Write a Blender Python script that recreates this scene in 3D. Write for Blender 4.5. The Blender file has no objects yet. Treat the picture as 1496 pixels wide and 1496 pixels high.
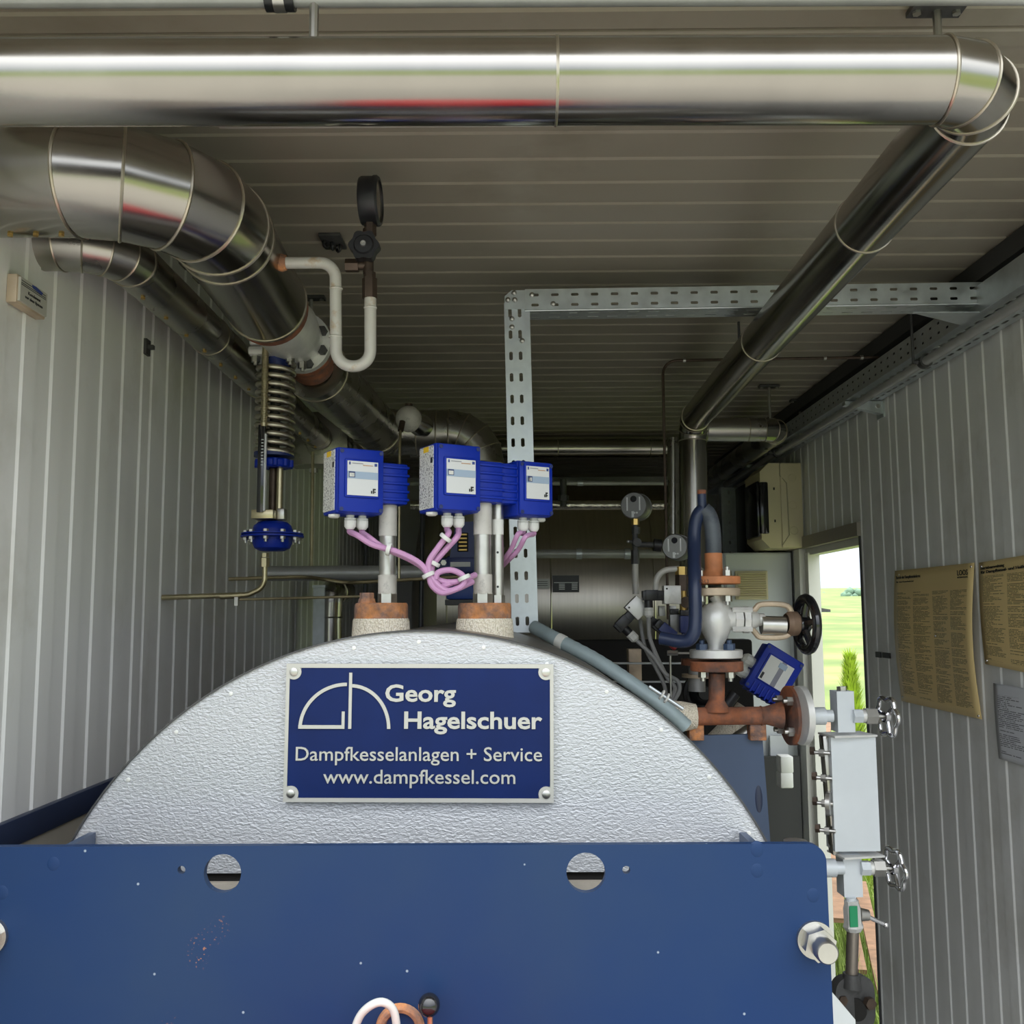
import bpy, bmesh, math, random
from mathutils import Vector, Matrix, Euler, Quaternion
random.seed(7)
sc = bpy.context.scene
COL = sc.collection
PI = math.pi
V = Vector

# ------------------------------------------------------------------ camera
F = 1400.0                       # focal length in pixels of the 1496 frame
CAMZ = 1.65
cam_d = bpy.data.cameras.new('camera')
cam = bpy.data.objects.new('camera', cam_d)
COL.objects.link(cam)
cam_d.sensor_width = 36.0
cam_d.lens = F / 1496.0 * 36.0
cam_d.clip_start = 0.02
cam_d.clip_end = 2000
cam.location = (0, 0, CAMZ)
CAM_M = (Matrix.Rotation(math.atan(7 / F), 3, 'Z') @ Matrix.Rotation(PI / 2 + math.atan(148 / F), 3, 'X')
         @ Matrix.Rotation(-0.005, 3, 'Z'))
cam.rotation_euler = CAM_M.to_euler()
sc.camera = cam

# ------------------------------------------------------------------ sky, sun, exposure
world = bpy.data.worlds.new('overcast_sky')
sc.world = world
world.use_nodes = True
wn, wl = world.node_tree.nodes, world.node_tree.links
wn.clear()
w_out = wn.new('ShaderNodeOutputWorld')
w_bg = wn.new('ShaderNodeBackground')
w_tc = wn.new('ShaderNodeTexCoord')
w_sep = wn.new('ShaderNodeSeparateXYZ')
w_ramp = wn.new('ShaderNodeValToRGB')
w_ramp.color_ramp.elements[0].position = 0.0
w_ramp.color_ramp.elements[0].color = (0.31, 0.355, 0.42, 1)
w_ramp.color_ramp.elements[1].position = 1.0
w_ramp.color_ramp.elements[1].color = (2.0, 2.06, 2.12, 1)
wl.new(w_tc.outputs['Generated'], w_sep.inputs[0])
wl.new(w_sep.outputs['Z'], w_ramp.inputs[0])
wl.new(w_ramp.outputs[0], w_bg.inputs[0])
w_bg.inputs[1].default_value = 1.0
wl.new(w_bg.outputs[0], w_out.inputs[0])

sun_d = bpy.data.lights.new('sun', 'SUN')
sun_d.energy = 0.75
sun_d.angle = math.radians(12)
sun_d.color = (1.0, 0.95, 0.86)
sun = bpy.data.objects.new('sun', sun_d)
COL.objects.link(sun)
sun.rotation_euler = (V((-0.06, -0.60, -0.78))).to_track_quat('-Z', 'Y').to_euler()

sc.view_settings.view_transform = 'Standard'
sc.view_settings.look = 'None'
sc.view_settings.gamma = 1.0
sc.view_settings.use_curve_mapping = False
sc.view_settings.exposure = 1.5

# ------------------------------------------------------------------ pixel rays (1496 x 1496 frame)
def ray(px, py):
    return CAM_M @ V(((px - 748) / F, (748 - py) / F, -1.0))
def at(px, py, Y):
    d = ray(px, py)
    return V((0, 0, CAMZ)) + d * (Y / d.y)
def atx(px, py, X):
    d = ray(px, py)
    return V((0, 0, CAMZ)) + d * (X / d.x)
def m(px, Y):                    # size of px pixels at distance Y
    return px * Y * 1.02 / F

XL, XR, HC = -0.8166, 1.246, CAMZ + 0.851
YF, YB = 0.80, 6.0               # open front end, back wall
GZ = -0.18                       # ground outside

# ------------------------------------------------------------------ materials
MATS = {}
def mat(name, col, metal=0.0, rough=0.5, var=0.0, vscale=8.0, bump=0.0, bscale=40.0, col2=None, c2amt=0.5, c2scale=5.0,
        stretch=None, spec=0.5, coat=0.0, aniso=0.0, rvar=0.0):
    if name in MATS:
        return MATS[name]
    ma = bpy.data.materials.new(name)
    ma.use_nodes = True
    nt = ma.node_tree
    n, l = nt.nodes, nt.links
    p = n['Principled BSDF']
    p.inputs['Base Color'].default_value = (*col, 1)
    p.inputs['Metallic'].default_value = metal
    p.inputs['Roughness'].default_value = rough
    p.inputs['Specular IOR Level'].default_value = spec
    p.inputs['Coat Weight'].default_value = coat
    if aniso:
        p.inputs['Anisotropic'].default_value = aniso
    tc = n.new('ShaderNodeTexCoord')
    mp = n.new('ShaderNodeMapping')
    l.new(tc.outputs['Object'], mp.inputs[0])
    if stretch:
        mp.inputs['Scale'].default_value = stretch
    cur = None
    if col2 is not None:
        t = n.new('ShaderNodeTexNoise')
        t.inputs['Scale'].default_value = c2scale
        t.inputs['Detail'].default_value = 6
        t.inputs['Roughness'].default_value = 0.65
        l.new(mp.outputs[0], t.inputs['Vector'])
        r = n.new('ShaderNodeValToRGB')
        r.color_ramp.elements[0].position = max(0.0, 0.62 - c2amt * 0.4)
        r.color_ramp.elements[1].position = min(1.0, 0.74 - c2amt * 0.25)
        l.new(t.outputs['Fac'], r.inputs[0])
        mx = n.new('ShaderNodeMix'); mx.data_type = 'RGBA'
        mx.inputs[6].default_value = (*col, 1)
        mx.inputs[7].default_value = (*col2, 1)
        l.new(r.outputs[0], mx.inputs[0])
        cur = mx.outputs[2]
    if var > 0:
        t = n.new('ShaderNodeTexNoise')
        t.inputs['Scale'].default_value = vscale
        t.inputs['Detail'].default_value = 5
        l.new(mp.outputs[0], t.inputs['Vector'])
        mr = n.new('ShaderNodeMapRange')
        mr.inputs[1].default_value = 0.3
        mr.inputs[2].default_value = 0.7
        mr.inputs[3].default_value = 1 - var
        mr.inputs[4].default_value = 1 + var
        l.new(t.outputs['Fac'], mr.inputs[0])
        vm = n.new('ShaderNodeVectorMath'); vm.operation = 'SCALE'
        if cur is None:
            vm.inputs[0].default_value = col
        else:
            l.new(cur, vm.inputs[0])
        l.new(mr.outputs[0], vm.inputs['Scale'])
        cur = vm.outputs[0]
        if rvar > 0:
            mr2 = n.new('ShaderNodeMapRange')
            mr2.inputs[1].default_value = 0.3
            mr2.inputs[2].default_value = 0.7
            mr2.inputs[3].default_value = max(0.03, rough - rvar)
            mr2.inputs[4].default_value = rough + rvar
            l.new(t.outputs['Fac'], mr2.inputs[0])
            l.new(mr2.outputs[0], p.inputs['Roughness'])
    if cur is not None:
        l.new(cur, p.inputs['Base Color'])
    if bump > 0:
        t = n.new('ShaderNodeTexNoise')
        t.inputs['Scale'].default_value = bscale
        t.inputs['Detail'].default_value = 4
        l.new(mp.outputs[0], t.inputs['Vector'])
        b = n.new('ShaderNodeBump')
        b.inputs['Strength'].default_value = bump
        b.inputs['Distance'].default_value = 0.004
        l.new(t.outputs['Fac'], b.inputs['Height'])
        l.new(b.outputs[0], p.inputs['Normal'])
    MATS[name] = ma
    return ma

STEEL = mat('stainless_cladding', (0.38, 0.36, 0.325), 1.0, 0.21, var=0.10, vscale=6, rvar=0.06, bump=0.03, bscale=14)
STEELD = mat('dull_stainless_cladding', (0.40, 0.385, 0.35), 1.0, 0.28, var=0.14, vscale=7, rvar=0.07, bump=0.04, bscale=14)
SEAM = mat('cladding_bead', (0.52, 0.47, 0.38), 1.0, 0.36, var=0.15, vscale=20)
TANKM = mat('brushed_tank_steel', (0.50, 0.46, 0.40), 1.0, 0.30, var=0.06, vscale=5, stretch=(18, 1, 1))
PANEL = mat('panel_paint', (0.74, 0.74, 0.72), 0.0, 0.42, var=0.05, vscale=2.2, col2=(0.62, 0.61, 0.57), c2amt=0.25, c2scale=2.5)
CEILSHADE = mat('ceiling_panel_shaded', (0.315, 0.285, 0.225), 0.0, 0.42, var=0.05, vscale=2.0, col2=(0.25, 0.22, 0.165), c2amt=0.25, c2scale=1.7)  # wall panel paint with ceiling shade and warm ground bounce put into the colour
GALV = mat('galvanised_steel', (0.60, 0.64, 0.66), 0.85, 0.42, var=0.10, vscale=30, rvar=0.08)
ZINC = mat('zinc_bolt', (0.52, 0.51, 0.48), 1.0, 0.36, var=0.1, vscale=30)
CHROME = mat('chrome', (0.78, 0.78, 0.80), 1.0, 0.09)
SILVER = mat('silver_paint', (0.72, 0.715, 0.69), 0.40, 0.42, var=0.10, vscale=25, bump=0.12, bscale=120)
GAUGEP = mat('grey_gauge_paint', (0.64, 0.68, 0.71), 0.15, 0.42, var=0.05, vscale=9)
RUST = mat('rust', (0.34, 0.115, 0.05), 0.05, 0.85, var=0.35, vscale=22, col2=(0.13, 0.075, 0.06), c2amt=0.55, c2scale=14, bump=0.5, bscale=90)
RUSTB = mat('bright_rust', (0.60, 0.25, 0.09), 0.05, 0.85, var=0.35, vscale=40, col2=(0.19, 0.12, 0.10), c2amt=0.6, c2scale=22, bump=0.6, bscale=120)
ORANGE = mat('orange_primer', (0.56, 0.21, 0.085), 0.0, 0.6, var=0.2, vscale=30, bump=0.2, bscale=90)
PALEF = mat('stained_silver', (0.56, 0.45, 0.33), 0.4, 0.5, var=0.2, vscale=18, bump=0.1, bscale=90)
NAVY = mat('navy_paint', (0.022, 0.058, 0.158), 0.0, 0.40, var=0.22, vscale=3.0, col2=(0.035, 0.065, 0.125), c2amt=0.3, c2scale=4, coat=0.1)
NAVYD = mat('dark_navy_paint', (0.018, 0.028, 0.065), 0.0, 0.38, var=0.2, vscale=9)
NAVYB = mat('slate_blue_paint', (0.045, 0.075, 0.145), 0.0, 0.45, var=0.12, vscale=6)
BLUE = mat('royal_blue_enamel', (0.0025, 0.024, 0.33), 0.0, 0.40, var=0.05, vscale=10, spec=0.3)
BLUED = mat('dark_blue_enamel', (0.012, 0.025, 0.13), 0.0, 0.4, var=0.15, vscale=20)
BLACK = mat('black_plastic', (0.014, 0.014, 0.016), 0.0, 0.38, var=0.1, vscale=20)
BLACKG = mat('black_gloss', (0.010, 0.010, 0.012), 0.0, 0.14, coat=0.5)
CAST = mat('dark_cast_iron', (0.075, 0.075, 0.075), 0.4, 0.55, var=0.2, vscale=25, bump=0.3, bscale=80)
BRONZE = mat('brown_steel_fitting', (0.085, 0.06, 0.045), 0.6, 0.45, var=0.3, vscale=30)
BRASS = mat('brass', (0.56, 0.38, 0.13), 1.0, 0.32, var=0.15, vscale=30)
TUBE = mat('zinc_yellow_tube', (0.50, 0.44, 0.28), 1.0, 0.32, var=0.2, vscale=20)
WHITEPIPE = mat('white_painted_pipe', (0.60, 0.585, 0.54), 0.1, 0.42, var=0.1, vscale=12, col2=(0.45, 0.30, 0.15), c2amt=0.12, c2scale=20)
GREYTUBE = mat('grey_pipe_paint', (0.40, 0.40, 0.39), 0.3, 0.4, var=0.1, vscale=15)
CREAM = mat('cream_plastic', (0.66, 0.58, 0.38), 0.0, 0.5, var=0.05, vscale=6)
CABGREY = mat('light_grey_cabinet', (0.68, 0.71, 0.71), 0.0, 0.42, var=0.03, vscale=4)
WHITEPL = mat('white_plastic', (0.72, 0.72, 0.68), 0.0, 0.45, var=0.04, vscale=10)
OLDWHITE = mat('scuffed_white_tube', (0.58, 0.555, 0.51), 0.05, 0.5, var=0.08, vscale=30, col2=(0.33, 0.31, 0.29), c2amt=0.15, c2scale=50)
PINK = mat('mauve_cable', (0.56, 0.29, 0.50), 0.0, 0.45)
GREYC = mat('grey_cable', (0.33, 0.33, 0.325), 0.0, 0.5)
FLEX = mat('grey_green_conduit', (0.34, 0.42, 0.44), 0.1, 0.5, var=0.08, vscale=30)
LABEL = mat('label_grey', (0.66, 0.67, 0.67), 0.1, 0.38)
LABELB = mat('label_blue_band', (0.33, 0.42, 0.54), 0.1, 0.4)
INK = mat('black_ink', (0.012, 0.012, 0.012), 0.0, 0.5)
INKB = mat('blue_ink', (0.03, 0.06, 0.25), 0.0, 0.5)
YELLOW = mat('yellow_sticker', (0.80, 0.52, 0.02), 0.0, 0.5)
GREEN = mat('green_tag', (0.01, 0.27, 0.11), 0.0, 0.4)
SIGNB = mat('sign_blue_enamel', (0.003, 0.014, 0.085), 0.0, 0.5, var=0.12, vscale=14, spec=0.2)
SIGNG = mat('sign_bare_metal', (0.50, 0.49, 0.45), 0.35, 0.42, var=0.04, vscale=20)
REDP = mat('red_paint', (0.55, 0.02, 0.025), 0.0, 0.4)
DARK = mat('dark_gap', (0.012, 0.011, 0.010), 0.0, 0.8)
FRAMEW = mat('door_frame_white', (0.66, 0.65, 0.59), 0.0, 0.4, var=0.04, vscale=5)
WOOD = mat('raw_timber', (0.21, 0.115, 0.06), 0.0, 0.75, var=0.3, vscale=10, stretch=(1, 1, 12), bump=0.3, bscale=30)
FLOORM = mat('grey_floor', (0.20, 0.20, 0.19), 0.0, 0.7, var=0.2, vscale=5)
OUTER = mat('container_outer_paint', (0.55, 0.55, 0.53), 0.0, 0.5)
PIPEBLUE = mat('blue_black_pipe_paint', (0.018, 0.030, 0.075), 0.0, 0.33, var=0.15, vscale=12)
GLASSD = mat('dark_window', (0.012, 0.012, 0.013), 0.0, 0.12)
GREYFACE = mat('gauge_back_grey', (0.22, 0.22, 0.215), 0.7, 0.42, var=0.06, vscale=20)
FOIL = mat('crinkled_foil_wrap', (0.55, 0.52, 0.44), 1.0, 0.22, bump=1.0, bscale=45)
CONC = mat('pale_refractory', (0.40, 0.36, 0.30), 0.0, 0.8, var=0.2, vscale=14, bump=0.3, bscale=30)

def nodes_of(name):
    ma = bpy.data.materials.new(name); ma.use_nodes = True
    return ma, ma.node_tree.nodes, ma.node_tree.links, ma.node_tree.nodes['Principled BSDF']

def stucco_mat():
    ma, n, l, p = nodes_of('stucco_embossed_aluminium')
    p.inputs['Base Color'].default_value = (0.49, 0.50, 0.515, 1)
    p.inputs['Metallic'].default_value = 0.35
    p.inputs['Roughness'].default_value = 0.48
    tc = n.new('ShaderNodeTexCoord'); mp = n.new('ShaderNodeMapping')
    mp.inputs['Scale'].default_value = (1, 1, 1.9)
    l.new(tc.outputs['Object'], mp.inputs[0])
    t = n.new('ShaderNodeTexNoise'); t.inputs['Scale'].default_value = 150; t.inputs['Detail'].default_value = 1.5
    t.inputs['Distortion'].default_value = 0.6
    l.new(mp.outputs[0], t.inputs['Vector'])
    b = n.new('ShaderNodeBump'); b.inputs['Strength'].default_value = 0.6; b.inputs['Distance'].default_value = 0.0035
    l.new(t.outputs['Fac'], b.inputs['Height']); l.new(b.outputs[0], p.inputs['Normal'])
    return ma
STUCCO = stucco_mat()

def woven_mat():
    ma, n, l, p = nodes_of('woven_insulation_tape')
    p.inputs['Roughness'].default_value = 0.9
    tc = n.new('ShaderNodeTexCoord')
    w = n.new('ShaderNodeTexVoronoi'); w.inputs['Scale'].default_value = 400
    mp = n.new('ShaderNodeMapping'); mp.inputs['Scale'].default_value = (1, 1, 0.75)
    l.new(tc.outputs['Object'], mp.inputs[0]); l.new(mp.outputs[0], w.inputs['Vector'])
    r = n.new('ShaderNodeValToRGB')
    r.color_ramp.elements[0].color = (0.86, 0.79, 0.66, 1); r.color_ramp.elements[0].position = 0.35
    r.color_ramp.elements[1].color = (0.64, 0.56, 0.43, 1); r.color_ramp.elements[1].position = 0.75
    l.new(w.outputs['Distance'], r.inputs[0]); l.new(r.outputs[0], p.inputs['Base Color'])
    b = n.new('ShaderNodeBump'); b.inputs['Strength'].default_value = 0.8; b.inputs['Distance'].default_value = 0.003; b.invert = True
    l.new(w.outputs['Distance'], b.inputs['Height']); l.new(b.outputs[0], p.inputs['Normal'])
    return ma
WOVEN = woven_mat()

def plate_mat():
    """navy painted plate, a little rust and rubbed dirt"""
    ma, n, l, p = nodes_of('worn_navy_plate')
    p.inputs['Roughness'].default_value = 0.5
    p.inputs['Specular IOR Level'].default_value = 0.25
    tc = n.new('ShaderNodeTexCoord')
    t1 = n.new('ShaderNodeTexNoise'); t1.inputs['Scale'].default_value = 3.0; t1.inputs['Detail'].default_value = 8
    l.new(tc.outputs['Object'], t1.inputs['Vector'])
    r1 = n.new('ShaderNodeValToRGB')
    r1.color_ramp.elements[0].position = 0.35; r1.color_ramp.elements[0].color = (0.0050, 0.027, 0.098, 1)
    r1.color_ramp.elements[1].position = 0.72; r1.color_ramp.elements[1].color = (0.0145, 0.038, 0.090, 1)
    l.new(t1.outputs['Fac'], r1.inputs[0])
    # rust speckle in patches
    t2 = n.new('ShaderNodeTexNoise'); t2.inputs['Scale'].default_value = 240; t2.inputs['Detail'].default_value = 2
    t3 = n.new('ShaderNodeTexNoise'); t3.inputs['Scale'].default_value = 6.5; t3.inputs['Detail'].default_value = 3
    l.new(tc.outputs['Object'], t2.inputs['Vector']); l.new(tc.outputs['Object'], t3.inputs['Vector'])
    g1 = n.new('ShaderNodeMapRange'); g1.inputs[1].default_value = 0.60; g1.inputs[2].default_value = 0.66
    g2 = n.new('ShaderNodeMapRange'); g2.inputs[1].default_value = 0.64; g2.inputs[2].default_value = 0.70
    l.new(t2.outputs['Fac'], g1.inputs[0]); l.new(t3.outputs['Fac'], g2.inputs[0])
    mu = n.new('ShaderNodeMath'); mu.operation = 'MULTIPLY'
    l.new(g1.outputs[0], mu.inputs[0]); l.new(g2.outputs[0], mu.inputs[1])
    mx = n.new('ShaderNodeMix'); mx.data_type = 'RGBA'
    mx.inputs[7].default_value = (0.33, 0.15, 0.08, 1)
    l.new(mu.outputs[0], mx.inputs[0]); l.new(r1.outputs[0], mx.inputs[6])
    # pale chips
    t4 = n.new('ShaderNodeTexVoronoi'); t4.inputs['Scale'].default_value = 26
    l.new(tc.outputs['Object'], t4.inputs['Vector'])
    g4 = n.new('ShaderNodeMapRange'); g4.inputs[1].default_value = 0.05; g4.inputs[2].default_value = 0.03
    l.new(t4.outputs['Distance'], g4.inputs[0])
    mx2 = n.new('ShaderNodeMix'); mx2.data_type = 'RGBA'; mx2.inputs[7].default_value = (0.25, 0.30, 0.36, 1)
    l.new(g4.outputs[0], mx2.inputs[0]); l.new(mx.outputs[2], mx2.inputs[6])
    l.new(mx2.outputs[2], p.inputs['Base Color'])
    b = n.new('ShaderNodeBump'); b.inputs['Strength'].default_value = 0.15; b.inputs['Distance'].default_value = 0.004
    t5 = n.new('ShaderNodeTexNoise'); t5.inputs['Scale'].default_value = 9
    l.new(tc.outputs['Object'], t5.inputs['Vector']); l.new(t5.outputs['Fac'], b.inputs['Height']); l.new(b.outputs[0], p.inputs['Normal'])
    return ma
PLATE = plate_mat()

def print_mat(name, paper, ink, rows, cols, metal, rough, top=0.85):
    """a printed sheet: columns of small text rows, read from UV"""
    ma, n, l, p = nodes_of(name)
    p.inputs['Metallic'].default_value = metal; p.inputs['Roughness'].default_value = rough
    uv = n.new('ShaderNodeUVMap'); uv.uv_map = 'UVMap'
    sep = n.new('ShaderNodeSeparateXYZ'); l.new(uv.outputs[0], sep.inputs[0])
    def M(op, a, b=None, c=None):
        nd = n.new('ShaderNodeMath'); nd.operation = op
        for i, x in enumerate((a, b, c)):
            if x is None: continue
            if isinstance(x, (int, float)): nd.inputs[i].default_value = x
            else: l.new(x, nd.inputs[i])
        return nd.outputs[0]
    u, v = sep.outputs['X'], sep.outputs['Y']
    uc = M('MULTIPLY', M('SUBTRACT', u, 0.04), cols / 0.92)
    cu = M('FRACT', uc); ci = M('FLOOR', uc)
    rv = M('MULTIPLY', v, rows)
    ri = M('FLOOR', rv); rf = M('FRACT', rv)
    cmb = n.new('ShaderNodeCombineXYZ'); l.new(ri, cmb.inputs[0]); l.new(ci, cmb.inputs[1])
    wn_ = n.new('ShaderNodeTexWhiteNoise'); wn_.noise_dimensions = '3D'; l.new(cmb.outputs[0], wn_.inputs['Vector'])
    length = M('ADD', M('MULTIPLY', M('POWER', wn_.outputs['Value'], 0.4), 0.75), 0.17)
    inrow = M('MULTIPLY', M('GREATER_THAN', rf, 0.3), M('LESS_THAN', rf, 0.78))
    inlen = M('MULTIPLY', M('LESS_THAN', cu, length), M('GREATER_THAN', cu, 0.03))
    words = n.new('ShaderNodeTexWhiteNoise'); words.noise_dimensions = '3D'
    cw = n.new('ShaderNodeCombineXYZ'); l.new(M('FLOOR', M('MULTIPLY', uc, 46)), cw.inputs[0]); l.new(ri, cw.inputs[1])
    l.new(cw.outputs[0], words.inputs['Vector'])
    wmask = M('GREATER_THAN', words.outputs['Value'], 0.16)
    gap = n.new('ShaderNodeTexWhiteNoise'); gap.noise_dimensions = '3D'
    cg = n.new('ShaderNodeCombineXYZ'); l.new(ri, cg.inputs[0]); l.new(ci, cg.inputs[1]); cg.inputs[2].default_value = 7.3
    l.new(cg.outputs[0], gap.inputs['Vector'])
    gmask = M('GREATER_THAN', gap.outputs['Value'], 0.13)
    body = M('MULTIPLY', M('LESS_THAN', v, top), M('GREATER_THAN', v, 0.05))
    side = M('MULTIPLY', M('GREATER_THAN', u, 0.04), M('LESS_THAN', u, 0.96))
    f = M('MULTIPLY', M('MULTIPLY', M('MULTIPLY', inrow, inlen), M('MULTIPLY', wmask, gmask)), M('MULTIPLY', body, side))
    f = M('MULTIPLY', f, 0.8)
    mx = n.new('ShaderNodeMix'); mx.data_type = 'RGBA'
    mx.inputs[6].default_value = (*paper, 1); mx.inputs[7].default_value = (*ink, 1)
    l.new(f, mx.inputs[0]); l.new(mx.outputs[2], p.inputs['Base Color'])
    inv = M('MULTIPLY', M('SUBTRACT', 1.0, f), metal)
    l.new(inv, p.inputs['Metallic'])
    return ma

# ------------------------------------------------------------------ mesh helpers
def frame(d, up=V((0, 0, 1))):
    d = V(d).normalized()
    if abs(d.dot(up)) > 0.98: up = V((0, 1, 0)) if abs(d.y) < 0.9 else V((1, 0, 0))
    x = up.cross(d).normalized()
    y = d.cross(x)
    return x, y, d

class B:
    def __init__(s): s.bm = bmesh.new()
    def box(s, c, size, rot=None, bev=0.0):
        r = bmesh.ops.create_cube(s.bm, size=1.0)
        vs = r['verts']
        M_ = Matrix.Translation(c) @ (rot.to_4x4() if rot else Matrix.Identity(4)) @ Matrix.Diagonal((*size, 1))
        bmesh.ops.transform(s.bm, matrix=M_, verts=vs)
        if bev > 0:
            es = list({e for v_ in vs for e in v_.link_edges})
            bmesh.ops.bevel(s.bm, geom=es, offset=bev, segments=2, affect='EDGES', profile=0.5)
        return s
    def span(s, a, b_, bev=0.0):
        a, b_ = V(a), V(b_)
        return s.box((a + b_) / 2, [max(1e-4, abs(b_[i] - a[i])) for i in range(3)], None, bev)
    def lathe(s, p, d, prof, seg=24, phase=0.0):
        """prof: list of (t, r) along direction d from p; ends with r=0 close"""
        x, y, d = frame(d); p = V(p)
        rings = []
        for t, r in prof:
            if r < 1e-6: rings.append([s.bm.verts.new(p + d * t)])
            else: rings.append([s.bm.verts.new(p + d * t + (x * math.cos(a) + y * math.sin(a)) * r)
                                for a in [phase + 2 * PI * k / seg for k in range(seg)]])
        for r0, r1 in zip(rings, rings[1:]):
            for k in range(seg):
                k2 = (k + 1) % seg
                if len(r0) == 1 and len(r1) == 1: continue
                if len(r0) == 1: s.bm.faces.new((r0[0], r1[k2], r1[k]))
                elif len(r1) == 1: s.bm.faces.new((r0[k], r0[k2], r1[0]))
                else: s.bm.faces.new((r0[k], r0[k2], r1[k2], r1[k]))
        return s
    def cyl(s, a, b_, r, r2=None, seg=20, phase=0.0):
        a, b_ = V(a), V(b_); L = (b_ - a).length
        r2 = r if r2 is None else r2
        return s.lathe(a, b_ - a, [(0, 0), (0, r), (L, r2), (L, 0)], seg, phase)
    def hex(s, a, b_, r): return s.cyl(a, b_, r, seg=6)
    def tube(s, pts, r, seg=10, cap=True):
        pts = [V(p) for p in pts]
        n_ = len(pts)
        tang = []
        for i in range(n_):
            t = (pts[min(i + 1, n_ - 1)] - pts[max(i - 1, 0)])
            if t.length < 1e-9: t = V((0, 0, 1))
            tang.append(t.normalized())
        x, y, _ = frame(tang[0])
        rings = []
        for i in range(n_):
            if i:
                q = tang[i - 1].rotation_difference(tang[i])
                x = q @ x; y = q @ y
            rr = r[i] if isinstance(r, (list, tuple)) else r
            k_ = 1.0
            rings.append([s.bm.verts.new(pts[i] + (x * math.cos(2 * PI * k / seg) + y * math.sin(2 * PI * k / seg)) * rr * k_) for k in range(seg)])
        for r0, r1 in zip(rings, rings[1:]):
            for k in range(seg): s.bm.faces.new((r0[k], r0[(k + 1) % seg], r1[(k + 1) % seg], r1[k]))
        if cap:
            s.bm.faces.new(rings[0][::-1]); s.bm.faces.new(rings[-1])
        return s
    def torus(s, c, d, R, r, seg=32, sub=8, sy=1.0):
        x, y, d = frame(d); c = V(c)
        rings = []
        for i in range(seg):
            a = 2 * PI * i / seg
            u = x * math.cos(a) + y * math.sin(a)
            rings.append([s.bm.verts.new(c + u * (R + r * math.cos(2 * PI * k / sub)) + d * r * sy * math.sin(2 * PI * k / sub)) for k in range(sub)])
        for i in range(seg):
            r0, r1 = rings[i], rings[(i + 1) % seg]
            for k in range(sub): s.bm.faces.new((r0[k], r1[k], r1[(k + 1) % sub], r0[(k + 1) % sub]))
        return s
    def ring(s, c, d, ri, ro, t, seg=32):
        """flat washer-like ring from c along d, thickness t"""
        return s.lathe(c, d, [(0, ri), (0, ro), (t, ro), (t, ri), (0, ri)], seg)
    def prism(s, poly, o, u, v, w, depth):
        """poly of (a,b) in plane o + a*u + b*v, extruded along w"""
        o, u, v, w = V(o), V(u), V(v), V(w)
        f0 = [s.bm.verts.new(o + u * a + v * b_) for a, b_ in poly]
        f1 = [s.bm.verts.new(o + u * a + v * b_ + w * depth) for a, b_ in poly]
        s.bm.faces.new(f0); s.bm.faces.new(f1[::-1])
        n_ = len(poly)
        for i in range(n_): s.bm.faces.new((f0[i], f0[(i + 1) % n_], f1[(i + 1) % n_], f1[i]))
        return s
    def sphere(s, c, r, sc_=(1, 1, 1), u=20, v=12):
        q = bmesh.ops.create_uvsphere(s.bm, u_segments=u, v_segments=v, radius=1.0)
        bmesh.ops.transform(s.bm, matrix=Matrix.Translation(c) @ Matrix.Diagonal((r * sc_[0], r * sc_[1], r * sc_[2], 1)), verts=q['verts'])
        return s
    def quad(s, a, b_, c, d):
        s.bm.faces.new([s.bm.verts.new(V(p)) for p in (a, b_, c, d)]); return s
    def perf(s, o, u, v, L, W, rows, pitch, sl, sw, along=True):
        """sheet o + u*L + v*W with rows of slots (row centres in v); slot long side along u"""
        o, u, v = V(o), V(u).normalized(), V(v).normalized()
        P = lambda a, b_: s.bm.verts.new(o + u * a + v * b_)
        bands = []; lo = 0.0
        for i, rc in enumerate(rows):
            hi = W if i == len(rows) - 1 else (rc + rows[i + 1]) / 2
            bands.append((lo, hi, rc)); lo = hi
        n_ = max(1, int(L / pitch)); pl = L / n_
        for c_ in range(n_):
            a0, a1 = c_ * pl, (c_ + 1) * pl; am = (a0 + a1) / 2
            for b0, b1, rc in bands:
                o8 = [(a0, b0), (am, b0), (a1, b0), (a1, rc), (a1, b1), (am, b1), (a0, b1), (a0, rc)]
                hl, hw = sl / 2, sw / 2; k = min(hl, hw) * 0.55
                i8 = [(am - hl + k, rc - hw), (am, rc - hw), (am + hl - k, rc - hw), (am + hl, rc), (am + hl - k, rc + hw), (am, rc + hw), (am - hl + k, rc + hw), (am - hl, rc)]
                ov = [P(*q) for q in o8]; iv = [P(*q) for q in i8]
                for k_ in range(8): s.bm.faces.new((ov[k_], ov[(k_ + 1) % 8], iv[(k_ + 1) % 8], iv[k_]))
        return s

def fillet(pts, rad, n=6):
    pts = [V(p) for p in pts]
    out = [pts[0]]
    for i in range(1, len(pts) - 1):
        p0, p1, p2 = pts[i - 1], pts[i], pts[i + 1]
        rr = rad[i - 1] if isinstance(rad, (list, tuple)) else rad
        a, b_ = (p0 - p1).normalized(), (p2 - p1).normalized()
        ang = a.angle(b_)
        if ang > PI - 0.02: out.append(p1); continue
        t = min(rr / math.tan(ang / 2), (p0 - p1).length * 0.49 if i > 1 else (p0 - p1).length * 0.95, (p2 - p1).length * 0.49 if i < len(pts) - 2 else (p2 - p1).length * 0.95)
        re = t * math.tan(ang / 2)
        c = p1 + (a + b_).normalized() * (re / math.sin(ang / 2))
        s0, s1 = p1 + a * t - c, p1 + b_ * t - c
        tot = s0.angle(s1); ax = s0.cross(s1).normalized()
        for k in range(n + 1): out.append(c + Quaternion(ax, tot * k / n) @ s0)
    out.append(pts[-1])
    return out

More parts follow.
